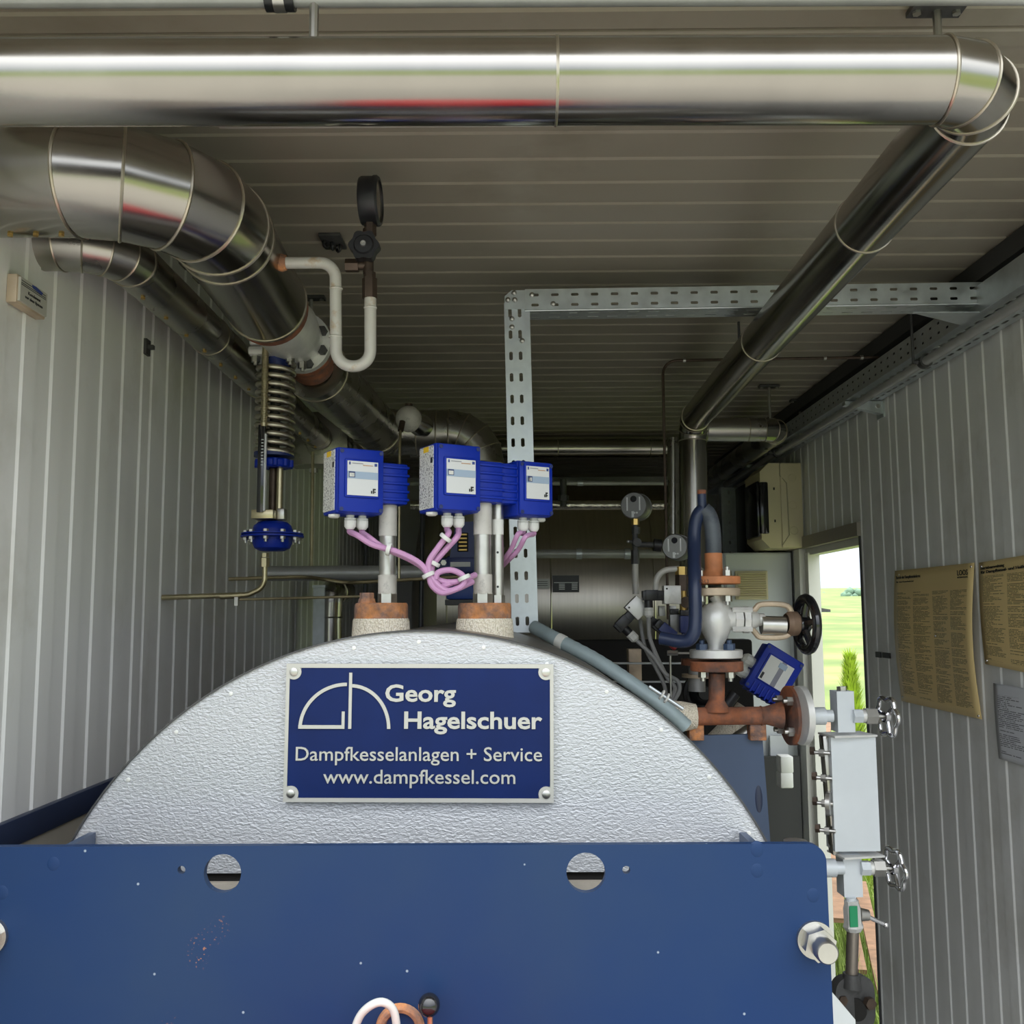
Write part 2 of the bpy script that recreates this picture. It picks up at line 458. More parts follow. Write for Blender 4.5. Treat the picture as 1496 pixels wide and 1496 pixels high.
def smooth_path(pts, n=6):
    """Catmull-Rom through points"""
    pts = [V(p) for p in pts]; out = []
    P = [pts[0] * 2 - pts[1]] + pts + [pts[-1] * 2 - pts[-2]]
    for i in range(1, len(P) - 2):
        for k in range(n):
            t = k / n
            a, b_, c, d = P[i - 1], P[i], P[i + 1], P[i + 2]
            out.append(0.5 * ((2 * b_) + (c - a) * t + (2 * a - 5 * b_ + 4 * c - d) * t * t + (3 * b_ - a - 3 * c + d) * t ** 3))
    out.append(pts[-1])
    return out

WM = {}
def finish(bm, ang=0.6, weld=True):
    if weld: bmesh.ops.remove_doubles(bm, verts=bm.verts, dist=1e-6)
    bmesh.ops.recalc_face_normals(bm, faces=bm.faces)
    for f in bm.faces: f.smooth = True
    for e in bm.edges:
        e.smooth = not (len(e.link_faces) == 2 and e.calc_face_angle(0) > ang)

def obj(name, b, material, parent=None, ang=0.6, thick=0.0):
    me = bpy.data.meshes.new(name)
    finish(b.bm, ang); b.bm.to_mesh(me); b.bm.free()
    me.materials.append(material)
    o = bpy.data.objects.new(name, me); COL.objects.link(o)
    if parent is not None:
        Mp = WM[parent.name]
        me.transform(Mp.inverted()); o.parent = parent; WM[o.name] = Mp
    else:
        xs = [v_.co for v_ in me.vertices]
        c = V(((min(p.x for p in xs) + max(p.x for p in xs)) / 2, (min(p.y for p in xs) + max(p.y for p in xs)) / 2, min(p.z for p in xs)))
        me.transform(Matrix.Translation(-c)); o.location = c; WM[o.name] = Matrix.Translation(c)
    if thick:
        if thick > .0013:
            for f in me.polygons: f.use_smooth = False
        md = o.modifiers.new('thickness', 'SOLIDIFY'); md.thickness = thick; md.offset = 0
    return o

def tag(o, label, cat, group=None):
    o['label'] = label; o['category'] = cat
    if group: o['group'] = group
    return o
def thing(name, label, cat, loc, group=None, M_=None):
    o = bpy.data.objects.new(name, None); COL.objects.link(o)
    o.empty_display_size = 0.03
    if M_ is None: M_ = Matrix.Translation(V(loc))
    o.matrix_world = M_
    WM[o.name] = M_.copy()
    return tag(o, label, cat, group)
def struct(name, b, material, parent=None, ang=0.6):
    o = obj(name, b, material, parent, ang)
    if parent is None: o['kind'] = 'structure'
    return o
def struct_root(name, loc=(0, 0, 0)):
    o = bpy.data.objects.new(name, None); COL.objects.link(o); o.location = loc
    WM[o.name] = Matrix.Translation(V(loc)); o['kind'] = 'structure'
    return o

def text_mesh(txt, size, o, u, v, depth, material, name, parent, bold=0.0, align='LEFT', width=None, height=None):
    """raised lettering, origin o at its left baseline, u right, v up"""
    c = bpy.data.curves.new('lettering', 'FONT'); c.body = txt; c.size = 1.0; c.align_x = align
    c.resolution_u = 3; c.offset = bold
    t = bpy.data.objects.new('lettering', c); COL.objects.link(t)
    bpy.context.view_layer.update()
    me = bpy.data.meshes.new_from_object(t.evaluated_get(bpy.context.evaluated_depsgraph_get()))
    bpy.data.objects.remove(t); bpy.data.curves.remove(c)
    bm = bmesh.new(); bm.from_mesh(me); bpy.data.meshes.remove(me)
    bmesh.ops.remove_doubles(bm, verts=bm.verts, dist=1e-5)
    xs = [q.co.x for q in bm.verts]
    sx = size if width is None else width / (max(xs) - min(xs))
    x0 = min(xs) if width is not None else 0.0
    sy = size if height is None else height
    u, v = V(u).normalized(), V(v).normalized(); w = u.cross(v)
    r = bmesh.ops.extrude_face_region(bm, geom=list(bm.faces))
    top = {q for q in r['geom'] if isinstance(q, bmesh.types.BMVert)}
    for q in bm.verts:
        x, y = (q.co.x - x0) * sx, q.co.y * sy
        q.co = V(o) + u * x + v * y + w * (depth if q in top else 0.0)
    b = B(); b.bm.free(); b.bm = bm
    return obj(name, b, material, parent, 0.5)

# ================================================================== THE CONTAINER ROOM
def ribs(seam0, width, y0, y1):
    """list of (y, depth) profile with bead steps of a sandwich panel from y0 to y1; seam0 is the panel's first joint"""
    D, R = 0.0035, 0.005
    pts = [(seam0 + 0.001, -0.006), (seam0 + 0.007, 0.0)]
    k = 0
    while seam0 + 0.045 + 0.1 * k < seam0 + width - 0.02:
        yd = seam0 + 0.045 + 0.1 * k; yw = yd + 0.055
        pts += [(yd - .0008, 0.0), (yd + .0008, -D)]
        if yw < seam0 + width - 0.02: pts += [(yw - R / 2, -D), (yw + R / 2, 0.0)]
        k += 1
    last = pts[-1][1]
    pts += [(seam0 + width - 0.007, last), (seam0 + width - 0.001, -0.006)]
    out = []
    for (a, da), (b_, db) in zip(pts, pts[1:]):
        if b_ <= y0 or a >= y1: continue
        if a < y0: da = da + (db - da) * (y0 - a) / (b_ - a); a = y0
        if b_ > y1: db = da + (db - da) * (y1 - a) / (b_ - a); b_ = y1
        if not out: out.append((a, da))
        out.append((b_, db))
    return out

def wall_panel(parent, X, sgn, seam0, width, y0, y1, z0, z1, holes=None):
    """sgn: +1 room lies at larger x.  holes=(ya,yb,zt): opening from the floor up to zt"""
    b = B(); pr = ribs(seam0, width, y0, y1)
    if holes:
        ya, yb, zt = holes
        ext = []
        for (a, da), (c, dc) in zip(pr, pr[1:]):
            ext.append((a, da))
            for q in (ya, yb):
                if a < q < c: ext.append((q, da + (dc - da) * (q - a) / (c - a)))
        ext.append(pr[-1]); pr = ext
    for (a, da), (c, dc) in zip(pr, pr[1:]):
        zb = z0
        if holes and a >= holes[0] - 1e-6 and c <= holes[1] + 1e-6: zb = holes[2]
        xa, xc = X + sgn * da, X + sgn * dc; xo = X - sgn * 0.06
        b.quad((xa, a, zb), (xc, c, zb), (xc, c, z1), (xa, a, z1))
        b.quad((xo, a, zb), (xo, c, zb), (xo, c, z1), (xo, a, z1))
        b.quad((xa, a, zb), (xc, c, zb), (xo, c, zb), (xo, a, zb))
        b.quad((xa, a, z1), (xc, c, z1), (xo, c, z1), (xo, a, z1))
    for (a, da) in (pr[0], pr[-1]):
        zb = z0
        b.quad((X + sgn * da, a, zb), (X - sgn * 0.06, a, zb), (X - sgn * 0.06, a, z1), (X + sgn * da, a, z1))
    return obj('panel', b, PANEL, parent, 0.2)

DY0, DY1, DZ = 3.47, 4.25, CAMZ + 0.285          # doorway in the right wall
wl_root = struct_root('wall_left', (XL, YF, 0))
s = 2.098 - 1.15 * 2
while s < YB:
    a, c = max(s, YF), min(s + 1.15, YB)
    if c - a > 0.02: wall_panel(wl_root, XL, 1, s, 1.15, a, c, 0, HC)
    s += 1.15
wr_root = struct_root('wall_right', (XR, YF, 0))
s = 3.16 - 1.15 * 3
while s < YB:
    a, c = max(s, YF), min(s + 1.15, YB)
    if c - a > 0.02:
        h = (max(DY0, a), min(DY1, c), DZ) if (a < DY1 and c > DY0) else None
        wall_panel(wr_root, XR, -1, s, 1.15, a, c, 0, HC, h)
    s += 1.15
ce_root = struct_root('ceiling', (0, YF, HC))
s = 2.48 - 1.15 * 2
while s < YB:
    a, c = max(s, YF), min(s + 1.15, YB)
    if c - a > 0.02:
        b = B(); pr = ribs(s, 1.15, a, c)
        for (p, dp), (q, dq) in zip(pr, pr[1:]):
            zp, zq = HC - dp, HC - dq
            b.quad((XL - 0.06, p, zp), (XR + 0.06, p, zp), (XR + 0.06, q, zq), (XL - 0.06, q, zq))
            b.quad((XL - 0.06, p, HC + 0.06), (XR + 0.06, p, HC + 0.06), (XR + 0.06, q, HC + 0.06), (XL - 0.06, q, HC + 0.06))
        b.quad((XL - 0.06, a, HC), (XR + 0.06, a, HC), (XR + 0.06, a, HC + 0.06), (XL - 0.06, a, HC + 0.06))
        obj('panel', b, CEILSHADE, ce_root, 0.2)
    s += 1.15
struct('wall_back', B().span((XL - 0.06, YB, 0), (XR + 0.06, YB + 0.06, HC + 0.06)), PANEL)
struct('floor', B().span((XL - 0.06, YF, -0.12), (XR + 0.06, YB, 0.0)), FLOORM)

# door frame of the doorway in the right wall
d1 = struct_root('door_1', (XR, DY1, 0))
obj('jamb', B().span((XR - 0.012, DY1 - 0.055, 0), (XR + 0.075, DY1 + 0.03, DZ)), FRAMEW, d1)
obj('jamb', B().span((XR + 0.012, DY1 - 0.10, 0), (XR + 0.062, DY1 - 0.055, DZ - 0.03)), FRAMEW, d1)
obj('jamb', B().span((XR - 0.004, DY0 - 0.002, 0), (XR + 0.075, DY0 + 0.012, DZ)), mat('dark_seal', (0.05, 0.05, 0.05), 0, .6), d1)
obj('lintel', B().span((XR - 0.014, DY0 - 0.004, DZ - 0.012), (XR + 0.07, DY1 + 0.03, DZ + 0.038)), mat('brown_grey_lintel', (0.30, 0.27, 0.22), 0.1, .5), d1)
obj('inner_frame', B().span((XR + 0.02, DY0, DZ - 0.04), (XR + 0.07, DY1 - 0.05, DZ - 0.012)), FRAMEW, d1)
for zz in (CAMZ - 0.62, CAMZ - 0.78):
    obj('hinge', B().span((XR + 0.062, DY1 - 0.115, zz), (XR + 0.082, DY1 - 0.095, zz + 0.075)), GREYTUBE, d1)

# dark blue rail along the left wall and the pale skirting under it
p0 = atx(0, 1206, XL + 0.014); zr = p0.z
obj_rail = struct('trim_1', B().span((XL, YF, zr - 0.044), (XL + 0.014, 3.6, zr), 0.003), NAVYD)
struct('trim_2', B().span((XL, YF, zr - 0.60), (XL + 0.008, 3.6, zr - 0.044)), mat('beige_skirting', (0.42, 0.39, 0.33), 0, .6, var=0.1))

# ================================================================== OUTSIDE
def ground():
    ma, n, l, p = nodes_of('meadow_ground')
    p.inputs['Roughness'].default_value = 0.9
    tc = n.new('ShaderNodeTexCoord')
    t = n.new('ShaderNodeTexNoise'); t.inputs['Scale'].default_value = 0.35; t.inputs['Detail'].default_value = 9
    l.new(tc.outputs['Object'], t.inputs['Vector'])
    r = n.new('ShaderNodeValToRGB')
    e = r.color_ramp.elements
    e[0].position = 0.36; e[0].color = (0.085, 0.135, 0.02, 1)
    e[1].position = 0.66; e[1].color = (0.21, 0.20, 0.06, 1)
    k = e.new(0.52); k.color = (0.125, 0.165, 0.03, 1)
    l.new(t.outputs['Fac'], r.inputs[0]); l.new(r.outputs[0], p.inputs['Base Color'])
    b = B()
    # flat by the container, then rising gently away to the right
    xs = [-80, -20, 0, 4, 9, 16, 30, 60, 140, 400]; ys = [-120, -30, -8, 0, 3, 6, 12, 25, 60, 150, 400]
    hz = lambda x, y: GZ + 0.028 * max(0.0, math.hypot(x - 1, max(0, y - 3)) - 5) * (1 if x > 1 else 0.0)
    g = [[b.bm.verts.new((x, y, hz(x, y))) for x in xs] for y in ys]
    for i in range(len(ys) - 1):
        for j in range(len(xs) - 1): b.bm.faces.new((g[i][j], g[i][j + 1], g[i + 1][j + 1], g[i + 1][j]))
    o = struct('ground', b, ma, None, 3.0)
    return hz
hz = ground()
struct('forecourt', B().span((-6, -9, GZ - 0.02), (6, YF - 0.02, GZ + 0.015)), mat('pale_gravel', (0.27, 0.255, 0.22), 0, .9, var=0.2, vscale=30))

def straw_strip():
    b = B(); rnd = random.Random(3)
    for i in range(2600):
        a = rnd.uniform(0.45, 1.15); dd = 10.5 + rnd.gauss(0, .8)
        x, y = 1 + dd * math.sin(a), 3 + dd * math.cos(a)
        h = rnd.uniform(.12, .35); w = rnd.uniform(.02, .05); an = rnd.uniform(0, PI)
        z = hz(x, y)
        b.bm.faces.new([b.bm.verts.new(q) for q in ((x - w * math.cos(an), y - w * math.sin(an), z), (x + w * math.cos(an), y + w * math.sin(an), z), (x + rnd.gauss(0, .1), y + rnd.gauss(0, .1), z + h))])
    o = tag(obj('dry_grass', b, mat('straw', (0.58, 0.50, 0.30), 0, .9, var=.2, vscale=3), None, 3), 'strip of dry straw-coloured grass across the meadow', 'grass'); o['kind'] = 'stuff'
straw_strip()
def near_grass():
    b = B(); rnd = random.Random(5)
    for i in range(16000):
        x = 1.42 + 6.5 * rnd.random() ** 1.6; y = 3.2 + rnd.random() * (4 + (x - 1.4) * 1.6)
        h = rnd.uniform(.10, .34); w = rnd.uniform(.004, .009) * (1 + (x - 1.4) * .25); an = rnd.uniform(0, PI)
        z = hz(x, y)
        b.bm.faces.new([b.bm.verts.new(q) for q in ((x - w * math.cos(an), y - w * math.sin(an), z), (x + w * math.cos(an), y + w * math.sin(an), z), (x + rnd.gauss(0, .07), y + rnd.gauss(0, .07), z + h))])
    o = tag(obj('meadow_grass', b, mat('fresh_grass', (0.19, 0.26, 0.05), 0, .8, var=.45, vscale=6), None, 3), 'tall fresh green grass growing outside the open doorway', 'grass'); o['kind'] = 'stuff'
near_grass()

def conifer():
    base = at(1247, 1100, 6.4); base.z = hz(base.x, base.y)
    topz = at(1245, 972, 6.4).z
    t = thing('young_conifer', 'slim yellow-green young conifer outside the doorway', 'conifer', base)
    H = topz - base.z; rnd = random.Random(9)
    b = B()
    for i in range(3600):
        f = rnd.random() ** .8; z = base.z + .05 + f * H
        R = (0.16 * (1 - f) ** .8 + .015) * rnd.uniform(.35, 1.0); a = rnd.uniform(0, 2 * PI)
        c = V((base.x + R * math.cos(a), base.y + R * math.sin(a), z))
        d = V((math.cos(a), math.sin(a), 1.7)).normalized() * rnd.uniform(.04, .09)
        q = V((-math.sin(a), math.cos(a), 0)) * rnd.uniform(.005, .012)
        b.bm.faces.new([b.bm.verts.new(v_) for v_ in (c - q, c + q, c + d)])
    obj('foliage', b, mat('conifer_green', (0.33, 0.46, 0.03), 0, .7, var=.4, vscale=14), t, 3)
    obj('trunk', B().cyl(base, base + V((0, 0, H * .8)), .012, .004, 8), WOOD, t)
conifer()

def far_trees():
    rnd = random.Random(2)
    FT = mat('far_tree_green', (0.12, 0.20, 0.13), 0, .9, var=.2, vscale=.4)
    def crown(c, rx, rz, n_):
        b = B()
        for i in range(n_):
            a, e = rnd.uniform(0, 2 * PI), rnd.uniform(-.3, 1.2)
            p = c + V((math.cos(a) * math.cos(e) * rx * .7, math.sin(a) * math.cos(e) * rx * .7, math.sin(e) * rz * .75))
            q = bmesh.ops.create_icosphere(b.bm, subdivisions=1, radius=rx * rnd.uniform(.25, .42))
            bmesh.ops.translate(b.bm, vec=p, verts=q['verts'])
        return b
    c = at(1247, 878, 150)
    t = thing('broad_tree', 'round green tree on the far edge of the meadow', 'tree', (c.x, c.y, c.z - 3))
    obj('crown', crown(c, 2.0, 2.0, 40), FT, t, 3)
    obj('trunk', B().cyl(c - V((0, 0, 3)), c, .25, .2, 8), WOOD, t)
    b = B()
    for i in range(150):
        c = at(1120 + i * 1.2, 877 + rnd.uniform(-1.5, 1.5), 210)
        q = bmesh.ops.create_icosphere(b.bm, subdivisions=1, radius=rnd.uniform(1.0, 1.8))
        bmesh.ops.translate(b.bm, vec=c, verts=q['verts'])
    o = tag(obj('woodland_edge', b, FT, None, 3), 'hazy line of woodland along the horizon', 'woodland'); o['kind'] = 'stuff'
far_trees()

def timber():
    pl = [((1206, 1040, 5.6), (1196, 1130, 4.9), .07, 'short upright reddish board with screws beside the door jamb'),
          ((1196, 1150, 5.6), (1228, 1345, 4.5), .055, 'splintered plank ending behind the navy boiler plate'),
          ((1212, 1110, 5.8), (1236, 1300, 5.0), .05, 'plank behind the lower gauge valve block'),
          ((1256, 1290, 5.0), (1292, 1450, 4.4), .055, 'long plank running along the foot of the right wall'),
          ((1240, 1330, 4.9), (1258, 1420, 4.5), .045, 'thin plank behind the drain pipe')]
    for a, c, w, lab in pl:
        A, C_ = at(*a), at(*c)
        d = (C_ - A); x, y, _ = frame(d); w *= .55
        b = B(); b.prism([(-w, -.012), (w, -.012), (w, .012), (-w, .012)], A, x, y, d.normalized(), d.length)
        tag(obj('timber_plank', b, WOOD), 'raw timber ' + lab if 'board' not in lab else lab, 'plank', 'timber lying outside the doorway')
    b = B(); A, C_ = at(1196, 1075, 6.2), at(1226, 1150, 6.2)
    b.box((A + C_) / 2, (abs(C_.x - A.x), .06, abs(A.z - C_.z)), None, .01)
    tag(obj('white_sheet', b, WHITEPL), 'white board standing outside behind the level gauge', 'board')
    b = B(); A, C_ = at(1192, 1140, 6.0), at(1222, 1185, 6.0)
    b.box((A + C_) / 2, (abs(C_.x - A.x), .08, abs(A.z - C_.z)), None, .02)
    tag(obj('red_canister', b, REDP), 'bright red canister outside beneath the white board', 'canister')
timber()
A = at(1207, 888, 4.6)
b = B(); b.prism([(-.12, 0), (.02, 0), (.02, .012), (-.12, .035)], A + V((0, 0, -.02)), V((1, 0, 0)), V((0, 0, 1)), V((0, 1, 0)), .12)
tag(obj('door_latch_plate', b, CAST), 'dark metal wedge jutting out beyond the black handwheel', 'metal plate')

# ================================================================== CLAD PIPES
def clad_pipe(name, label, cat, pts, r, bend, nseg, material, rings=(), screws=True, group=None, elbow_rings=True):
    """pts: corner points of the run.  straight lengths and elbow segments are separate sheets with raised beads between"""
    pts = [V(p) for p in pts]
    t = thing(name, label, cat, (pts[0] + pts[-1]) / 2, group)
    path = [('s', pts[0])]
    straight = []; start = pts[0]
    bends = bend if isinstance(bend, (list, tuple)) else [bend] * (len(pts) - 2)
    segs = nseg if isinstance(nseg, (list, tuple)) else [nseg] * (len(pts) - 2)
    for i in range(1, len(pts) - 1):
        f = fillet([pts[i - 1], pts[i], pts[i + 1]], bends[i - 1], segs[i - 1])[1:-1]
        straight.append((start, f[0])); start = f[-1]
        tg = (pts[i] - pts[i - 1]).normalized(); tg2 = (pts[i + 1] - pts[i]).normalized()
        # gores: cross-sections in the mitre planes
        planes = []
        for k, p in enumerate(f):
            if k == 0: d = tg
            elif k == len(f) - 1: d = tg2
            else: d = (f[k + 1] - f[k - 1]).normalized()
            planes.append((p, d))
        x, y, _ = frame(tg)
        prev = tg; rr = []
        for p, d in planes:
            q = prev.rotation_difference(d); x = q @ x; y = q @ y; prev = d
            rr.append([p + (x * math.cos(2 * PI * k / 40) + y * math.sin(2 * PI * k / 40)) * r * 1.012 for k in range(40)])
        for k in range(len(rr) - 1):
            b = B(); r0 = [b.bm.verts.new(q) for q in rr[k]]; r1 = [b.bm.verts.new(q) for q in rr[k + 1]]
            for j in range(40): b.bm.faces.new((r0[j], r0[(j + 1) % 40], r1[(j + 1) % 40], r1[j]))
            obj('elbow_segment', b, material, t)
        if elbow_rings:
            for p, d in planes:
                obj('bead', B().torus(p, d, r * 1.012, r * .022 + .001, 40, 6), SEAM, t)
    straight.append((start, pts[-1]))
    for a, c in straight:
        obj('jacket', B().cyl(a, c, r, seg=48), material, t)
    for (si, f) in rings:
        a, c = straight[si]; p = a.lerp(c, f)
        obj('bead', B().torus(p, c - a, r, r * .02 + .001, 40, 6), SEAM, t)
    return t, straight

def screw_line(t, a, c, r, ang, n_):
    d = (c - a).normalized(); x, y, _ = frame(d)
    for k in range(n_):
        p = a.lerp(c, (k + .5) / n_); q = x * math.cos(ang) + y * math.sin(ang)
        obj('screw', B().hex(p + q * r * .98, p + q * (r + .004), .0045), BRASS, t)

# steam main across the front, back along the right, down to the boiler valves
Z1 = at(700, 120, 1.2)
P0 = at(-90, 121, 1.1); P1 = at(1447, 118, 1.1); P2 = at(1012, 614, 3.42); P3 = at(1014, 905, 3.42)
t, st = clad_pipe('steam_pipe', 'long shiny steel-clad pipe across the top of the picture turning back along the right', 'pipe',
                  [P0, P1, P2, P3], 0.050, [0.062, 0.075], [3, 3], STEEL, rings=[(0, .618), (1, .18), (1, .53)])
a, c = st[1]
screw_line(t, a, c, .050, PI * .97, 9)

# big exhaust duct on the left
Q0 = at(-110, 263, 1.42); Q1 = at(276, 264, 1.42); Q2 = at(390, 444, 2.00)
t, st = clad_pipe('exhaust_pipe', 'wide segmented steel-clad pipe in the upper left ending above the spring valve', 'pipe',
                  [Q0, Q1, Q2], 0.086, 0.165, 4, STEEL, rings=[(1, .12), (1, .97)])
screw_line(t, st[0][0], st[0][1], .086, PI * 1.5, 6)
screw_line(t, st[1][0], st[1][1], .086, PI * .15, 6)
obj('rusty_collar', B().cyl(Q2, Q2 + (Q2 - Q1).normalized() * .035, .083, seg=40), RUST, t)
obj('end_ring', B().cyl(Q2 + (Q2 - Q1).normalized() * .03, Q2 + (Q2 - Q1).normalized() * .05, .074, seg=40), SILVER, t)
QD = (Q2 - Q1).normalized()
# rear half of the duct
R0 = at(456, 535, 2.40); R1 = at(556, 632, 3.45); R2 = at(704, 632, 3.45); R3 = at(705, 800, 3.45)
t, st = clad_pipe('exhaust_pipe', 'rear steel-clad pipe behind the spring valve with an elbow over the blue boxes', 'pipe',
                  [R0, R1, R2, R3], 0.082, [0.075, 0.12], [4, 4], STEELD, rings=[(0, .05), (1, .35), (1, .75)])
# thin clad pipe along the left wall
S0 = V((XL - .02, 1.60, CAMZ + .64)); S1 = V((-.70, 1.60, CAMZ + .64)); S2 = V((-.70, 3.35, CAMZ + .625))
t, st = clad_pipe('condensate_pipe', 'thinner steel-clad pipe hugging the left wall below the ceiling', 'pipe',
                  [S0, S1, S2], 0.045, 0.085, 4, STEELD, rings=[(1, .27), (1, .52), (1, .97)])
screw_line(t, st[1][0], st[1][1], .045, PI * 1.5, 14)
obj('end_box', B().span((XL + .005, 3.36, CAMZ + .53), (-.60, 3.48, CAMZ + .72), .004), STEELD, t)
for yy in (2.06, 3.0):
    obj('wall_clip', B().span((XL, yy - .006, CAMZ + .583), (XL + .018, yy + .006, CAMZ + .592)).span((XL, yy - .012, CAMZ + .570), (XL + .006, yy + .012, CAMZ + .605)), CAST, t)

# cross branch and rear run on the right
T0 = at(1030, 628, 3.55); T1 = at(1138, 628, 3.55); T2 = V((T1.x, 5.4, T1.z - .01))
t, st = clad_pipe('branch_pipe', 'short steel-clad branch to the right of the steam pipe turning back into the dark', 'pipe',
                  [T0, T1, T2], 0.0445, 0.055, 3, STEELD, rings=[(0, .02), (0, .72), (1, .97)])
U0 = at(984, 640, 3.6); U1 = at(984, 800, 3.6)
tag(obj('drain_riser', B().cyl(U0, U1, m(9, 3.6), seg=28), STEELD), 'narrow clad riser just left of the steam pipe drop', 'pipe')
# pipe across the back under the ceiling
W0 = at(600, 656, 4.5); W1 = at(984, 655, 4.5)
t, st = clad_pipe('header_pipe', 'clad pipe running across the back under the ceiling', 'pipe', [W0, W1], 0.042, 0.1, 3, STEEL, rings=[(0, .56), (0, .91)])

# top conduit crossing just under the ceiling at the front edge
A, C_ = at(-60, 2, 1.12), at(1560, -3, 1.12)
t = thing('conduit', 'slim grey conduit along the very top edge with a black clamp', 'conduit', A)
obj('tube', B().cyl(A, C_, .0085, seg=20), GREYTUBE, t)
cp = A.lerp(C_, .291)
obj('clamp', B().cyl(cp - V((.018, 0, 0)), cp + V((.018, 0, 0)), .0135, seg=20), BLACK, t)
obj('clamp_band', B().cyl(cp - V((.007, 0, 0)), cp + V((.007, 0, 0)), .0145, seg=20), ZINC, t)

def hanger(px, py, Y, label, r=.005, plate=True, length=None, zbot=None):
    p = at(px, py, Y); top = V((p.x, p.y, HC - .001))
    t = thing('hanger_rod', label, 'hanger rod', (p.x, p.y, p.z), 'ceiling hanger rods')
    b = B(); b.cyl(p, top, r, seg=10)
    obj('rod', b, ZINC if r > .0045 else CAST, t)
    if plate:
        obj('foot_plate', B().box(top - V((0, 0, .004)), (.075, .03, .008)), CAST, t)
        for s_ in (-1, 1): obj('screw', B().hex(top + V((s_ * .028, 0, -.012)), top + V((s_ * .028, 0, -.006)), .006), ZINC, t)
    return t
hanger(458, 70, 1.12, 'threaded rod holding the front steam pipe, near its middle left', .006, False)
hanger(1371, 66, 1.275, 'rod with a ceiling foot plate at the top right corner', .006)
hanger(1125, 612, 3.55, 'left one of two thin rods above the branch pipe', .005)
hanger(1170, 640, 3.8, 'right one of two thin rods above the branch pipe', .005)
hanger(1080, 500, 2.75, 'thin rod behind the horizontal cable tray', .004, False)
hanger(454, 470, 2.5, 'rod with a crossbar behind the upper left pipe', .005)

# ceiling lamp behind the steam pipe
A = at(306, 188, 1.50); C_ = at(1300, 186, 1.50)
t = thing('ceiling_lamp', 'long slim ceiling luminaire half hidden behind the front steam pipe', 'ceiling lamp', ((A.x + C_.x) / 2, 1.57, HC))
obj('housing', B().span((A.x, 1.45, HC - .038), (C_.x, 1.525, HC - .004), .008), mat('lamp_housing', (.40, .37, .32), 0, .4), t)
obj('diffuser', B().span((A.x + .01, 1.455, HC - .047), (C_.x - .01, 1.52, HC - .037), .004), mat('lamp_diffuser', (.55, .52, .47), 0, .2), t)

# little square ceiling fixture
p = at(486, 350, 2.1); p = V((0, 0, CAMZ)) + ray(486, 350) * ((HC - CAMZ) / ray(486, 350).z)
t = thing('ceiling_socket', 'small square dark plate with hooks on the ceiling left of the black gauge', 'ceiling fixture', p)
obj('plate', B().box(p - V((0, 0, .004)), (.05, .085, .008), None, .002), CAST, t)
for s_ in (-1, 0, 1): obj('hook', B().torus(p + V((s_ * .012, s_ * .012, -.016)), V((1, s_, 0)), .008, .003, 14, 6), BLACK, t)

# ================================================================== CABLE TRAYS
GT = GALV
# upright
ub, ut = at(767, 924, 2.25), at(755, 442, 2.25)
w = m(37, 2.25)
t = thing('cable_tray', 'upright perforated galvanised cable tray behind the blue boxes', 'cable tray', ub)
d = (ut - ub); L = d.length; dn = d.normalized(); ux = V((1, 0, 0)); ux = (ux - dn * ux.dot(dn)).normalized(); uw = V((0, 1, 0))
o0 = ub - ux * w / 2
obj('web', B().perf(o0, dn, ux, L, w * .8, [w * .22, w * .60], .050, .022, .0085), GT, t, thick=.0015)
obj('lip', B().prism([(w * .8, 0), (w, 0.0), (w, .004), (w * .8, .004)], o0 + uw * .002, ux, uw, dn, L), GT, t)
obj('flange', B().perf(o0 + uw * .001, dn, uw, L, .06, [.02, .042], .050, .022, .0085), GT, t, thick=.0015)
obj('flange', B().perf(o0 + ux * w + uw * .005, dn, uw, L, .056, [.02, .040], .050, .022, .0085), GT, t, thick=.0015)
for (px, py) in ((748, 478), (763, 498), (748, 466)):
    q = at(px, py, 2.248); obj('bolt', B().lathe(q + V((0, -.004, 0)), (0, 1, 0), [(-.003, 0), (-.002, .004), (0, .006), (.004, .006), (.004, 0)], 12), ZINC, t)
# crossbar
ca, cb = at(767, 438, 2.25), at(1466, 427, 2.25)
zt, zb = ca.z + .026, ca.z - .0275
t = thing('cable_tray', 'horizontal perforated cable tray under the ceiling from upright to right wall', 'cable tray', (ca + cb) / 2)
ux2 = (cb - ca).normalized(); L2 = (cb - ca).length; dz = ux2.z * 1.0
obj('web', B().perf(V((ca.x, 2.25, zb)), ux2, V((0, 0, 1)), L2, .0535, [.014, .039], .048, .019, .007), GT, t, thick=.0015)
obj('base', B().perf(V((ca.x, 2.25, zb)), ux2, V((0, 1, 0)), L2, .070, [.018, .050], .048, .028, .005), GT, t, thick=.0015)
obj('edge', B().cyl(V((ca.x, 2.249, zb)), V((ca.x, 2.249, zb)) + ux2 * L2, .0022, seg=8), GT, t)
for (px, py) in ((777, 431), (808, 444), (1440, 420), (1440, 436)):
    q = at(px, py, 2.248); obj('bolt', B().lathe(q + V((0, -.004, 0)), (0, 1, 0), [(-.003, 0), (-.002, .004), (0, .006), (.004, .006), (.004, 0)], 12), ZINC, t)
# corner plate
q0 = at(752, 437, 2.244); s_ = m(15, 2.25)
t = thing('corner_plate', 'small bolted corner plate joining upright and crossbar trays', 'bracket', q0)
obj('plate', B().prism([(-s_, -s_), (s_, -s_), (s_, s_ * .9), (-s_ * .3, s_ * .9), (-s_, s_ * .3)], q0, (1, 0, 0), (0, 0, 1), (0, 1, 0), .004), GT, t)
for (px, py) in ((751, 428), (742, 438), (752, 438)):
    q = at(px, py, 2.242); obj('bolt', B().lathe(q, (0, -1, 0), [(0, .0065), (.003, .006), (.006, .003), (.007, 0)], 12), ZINC, t)
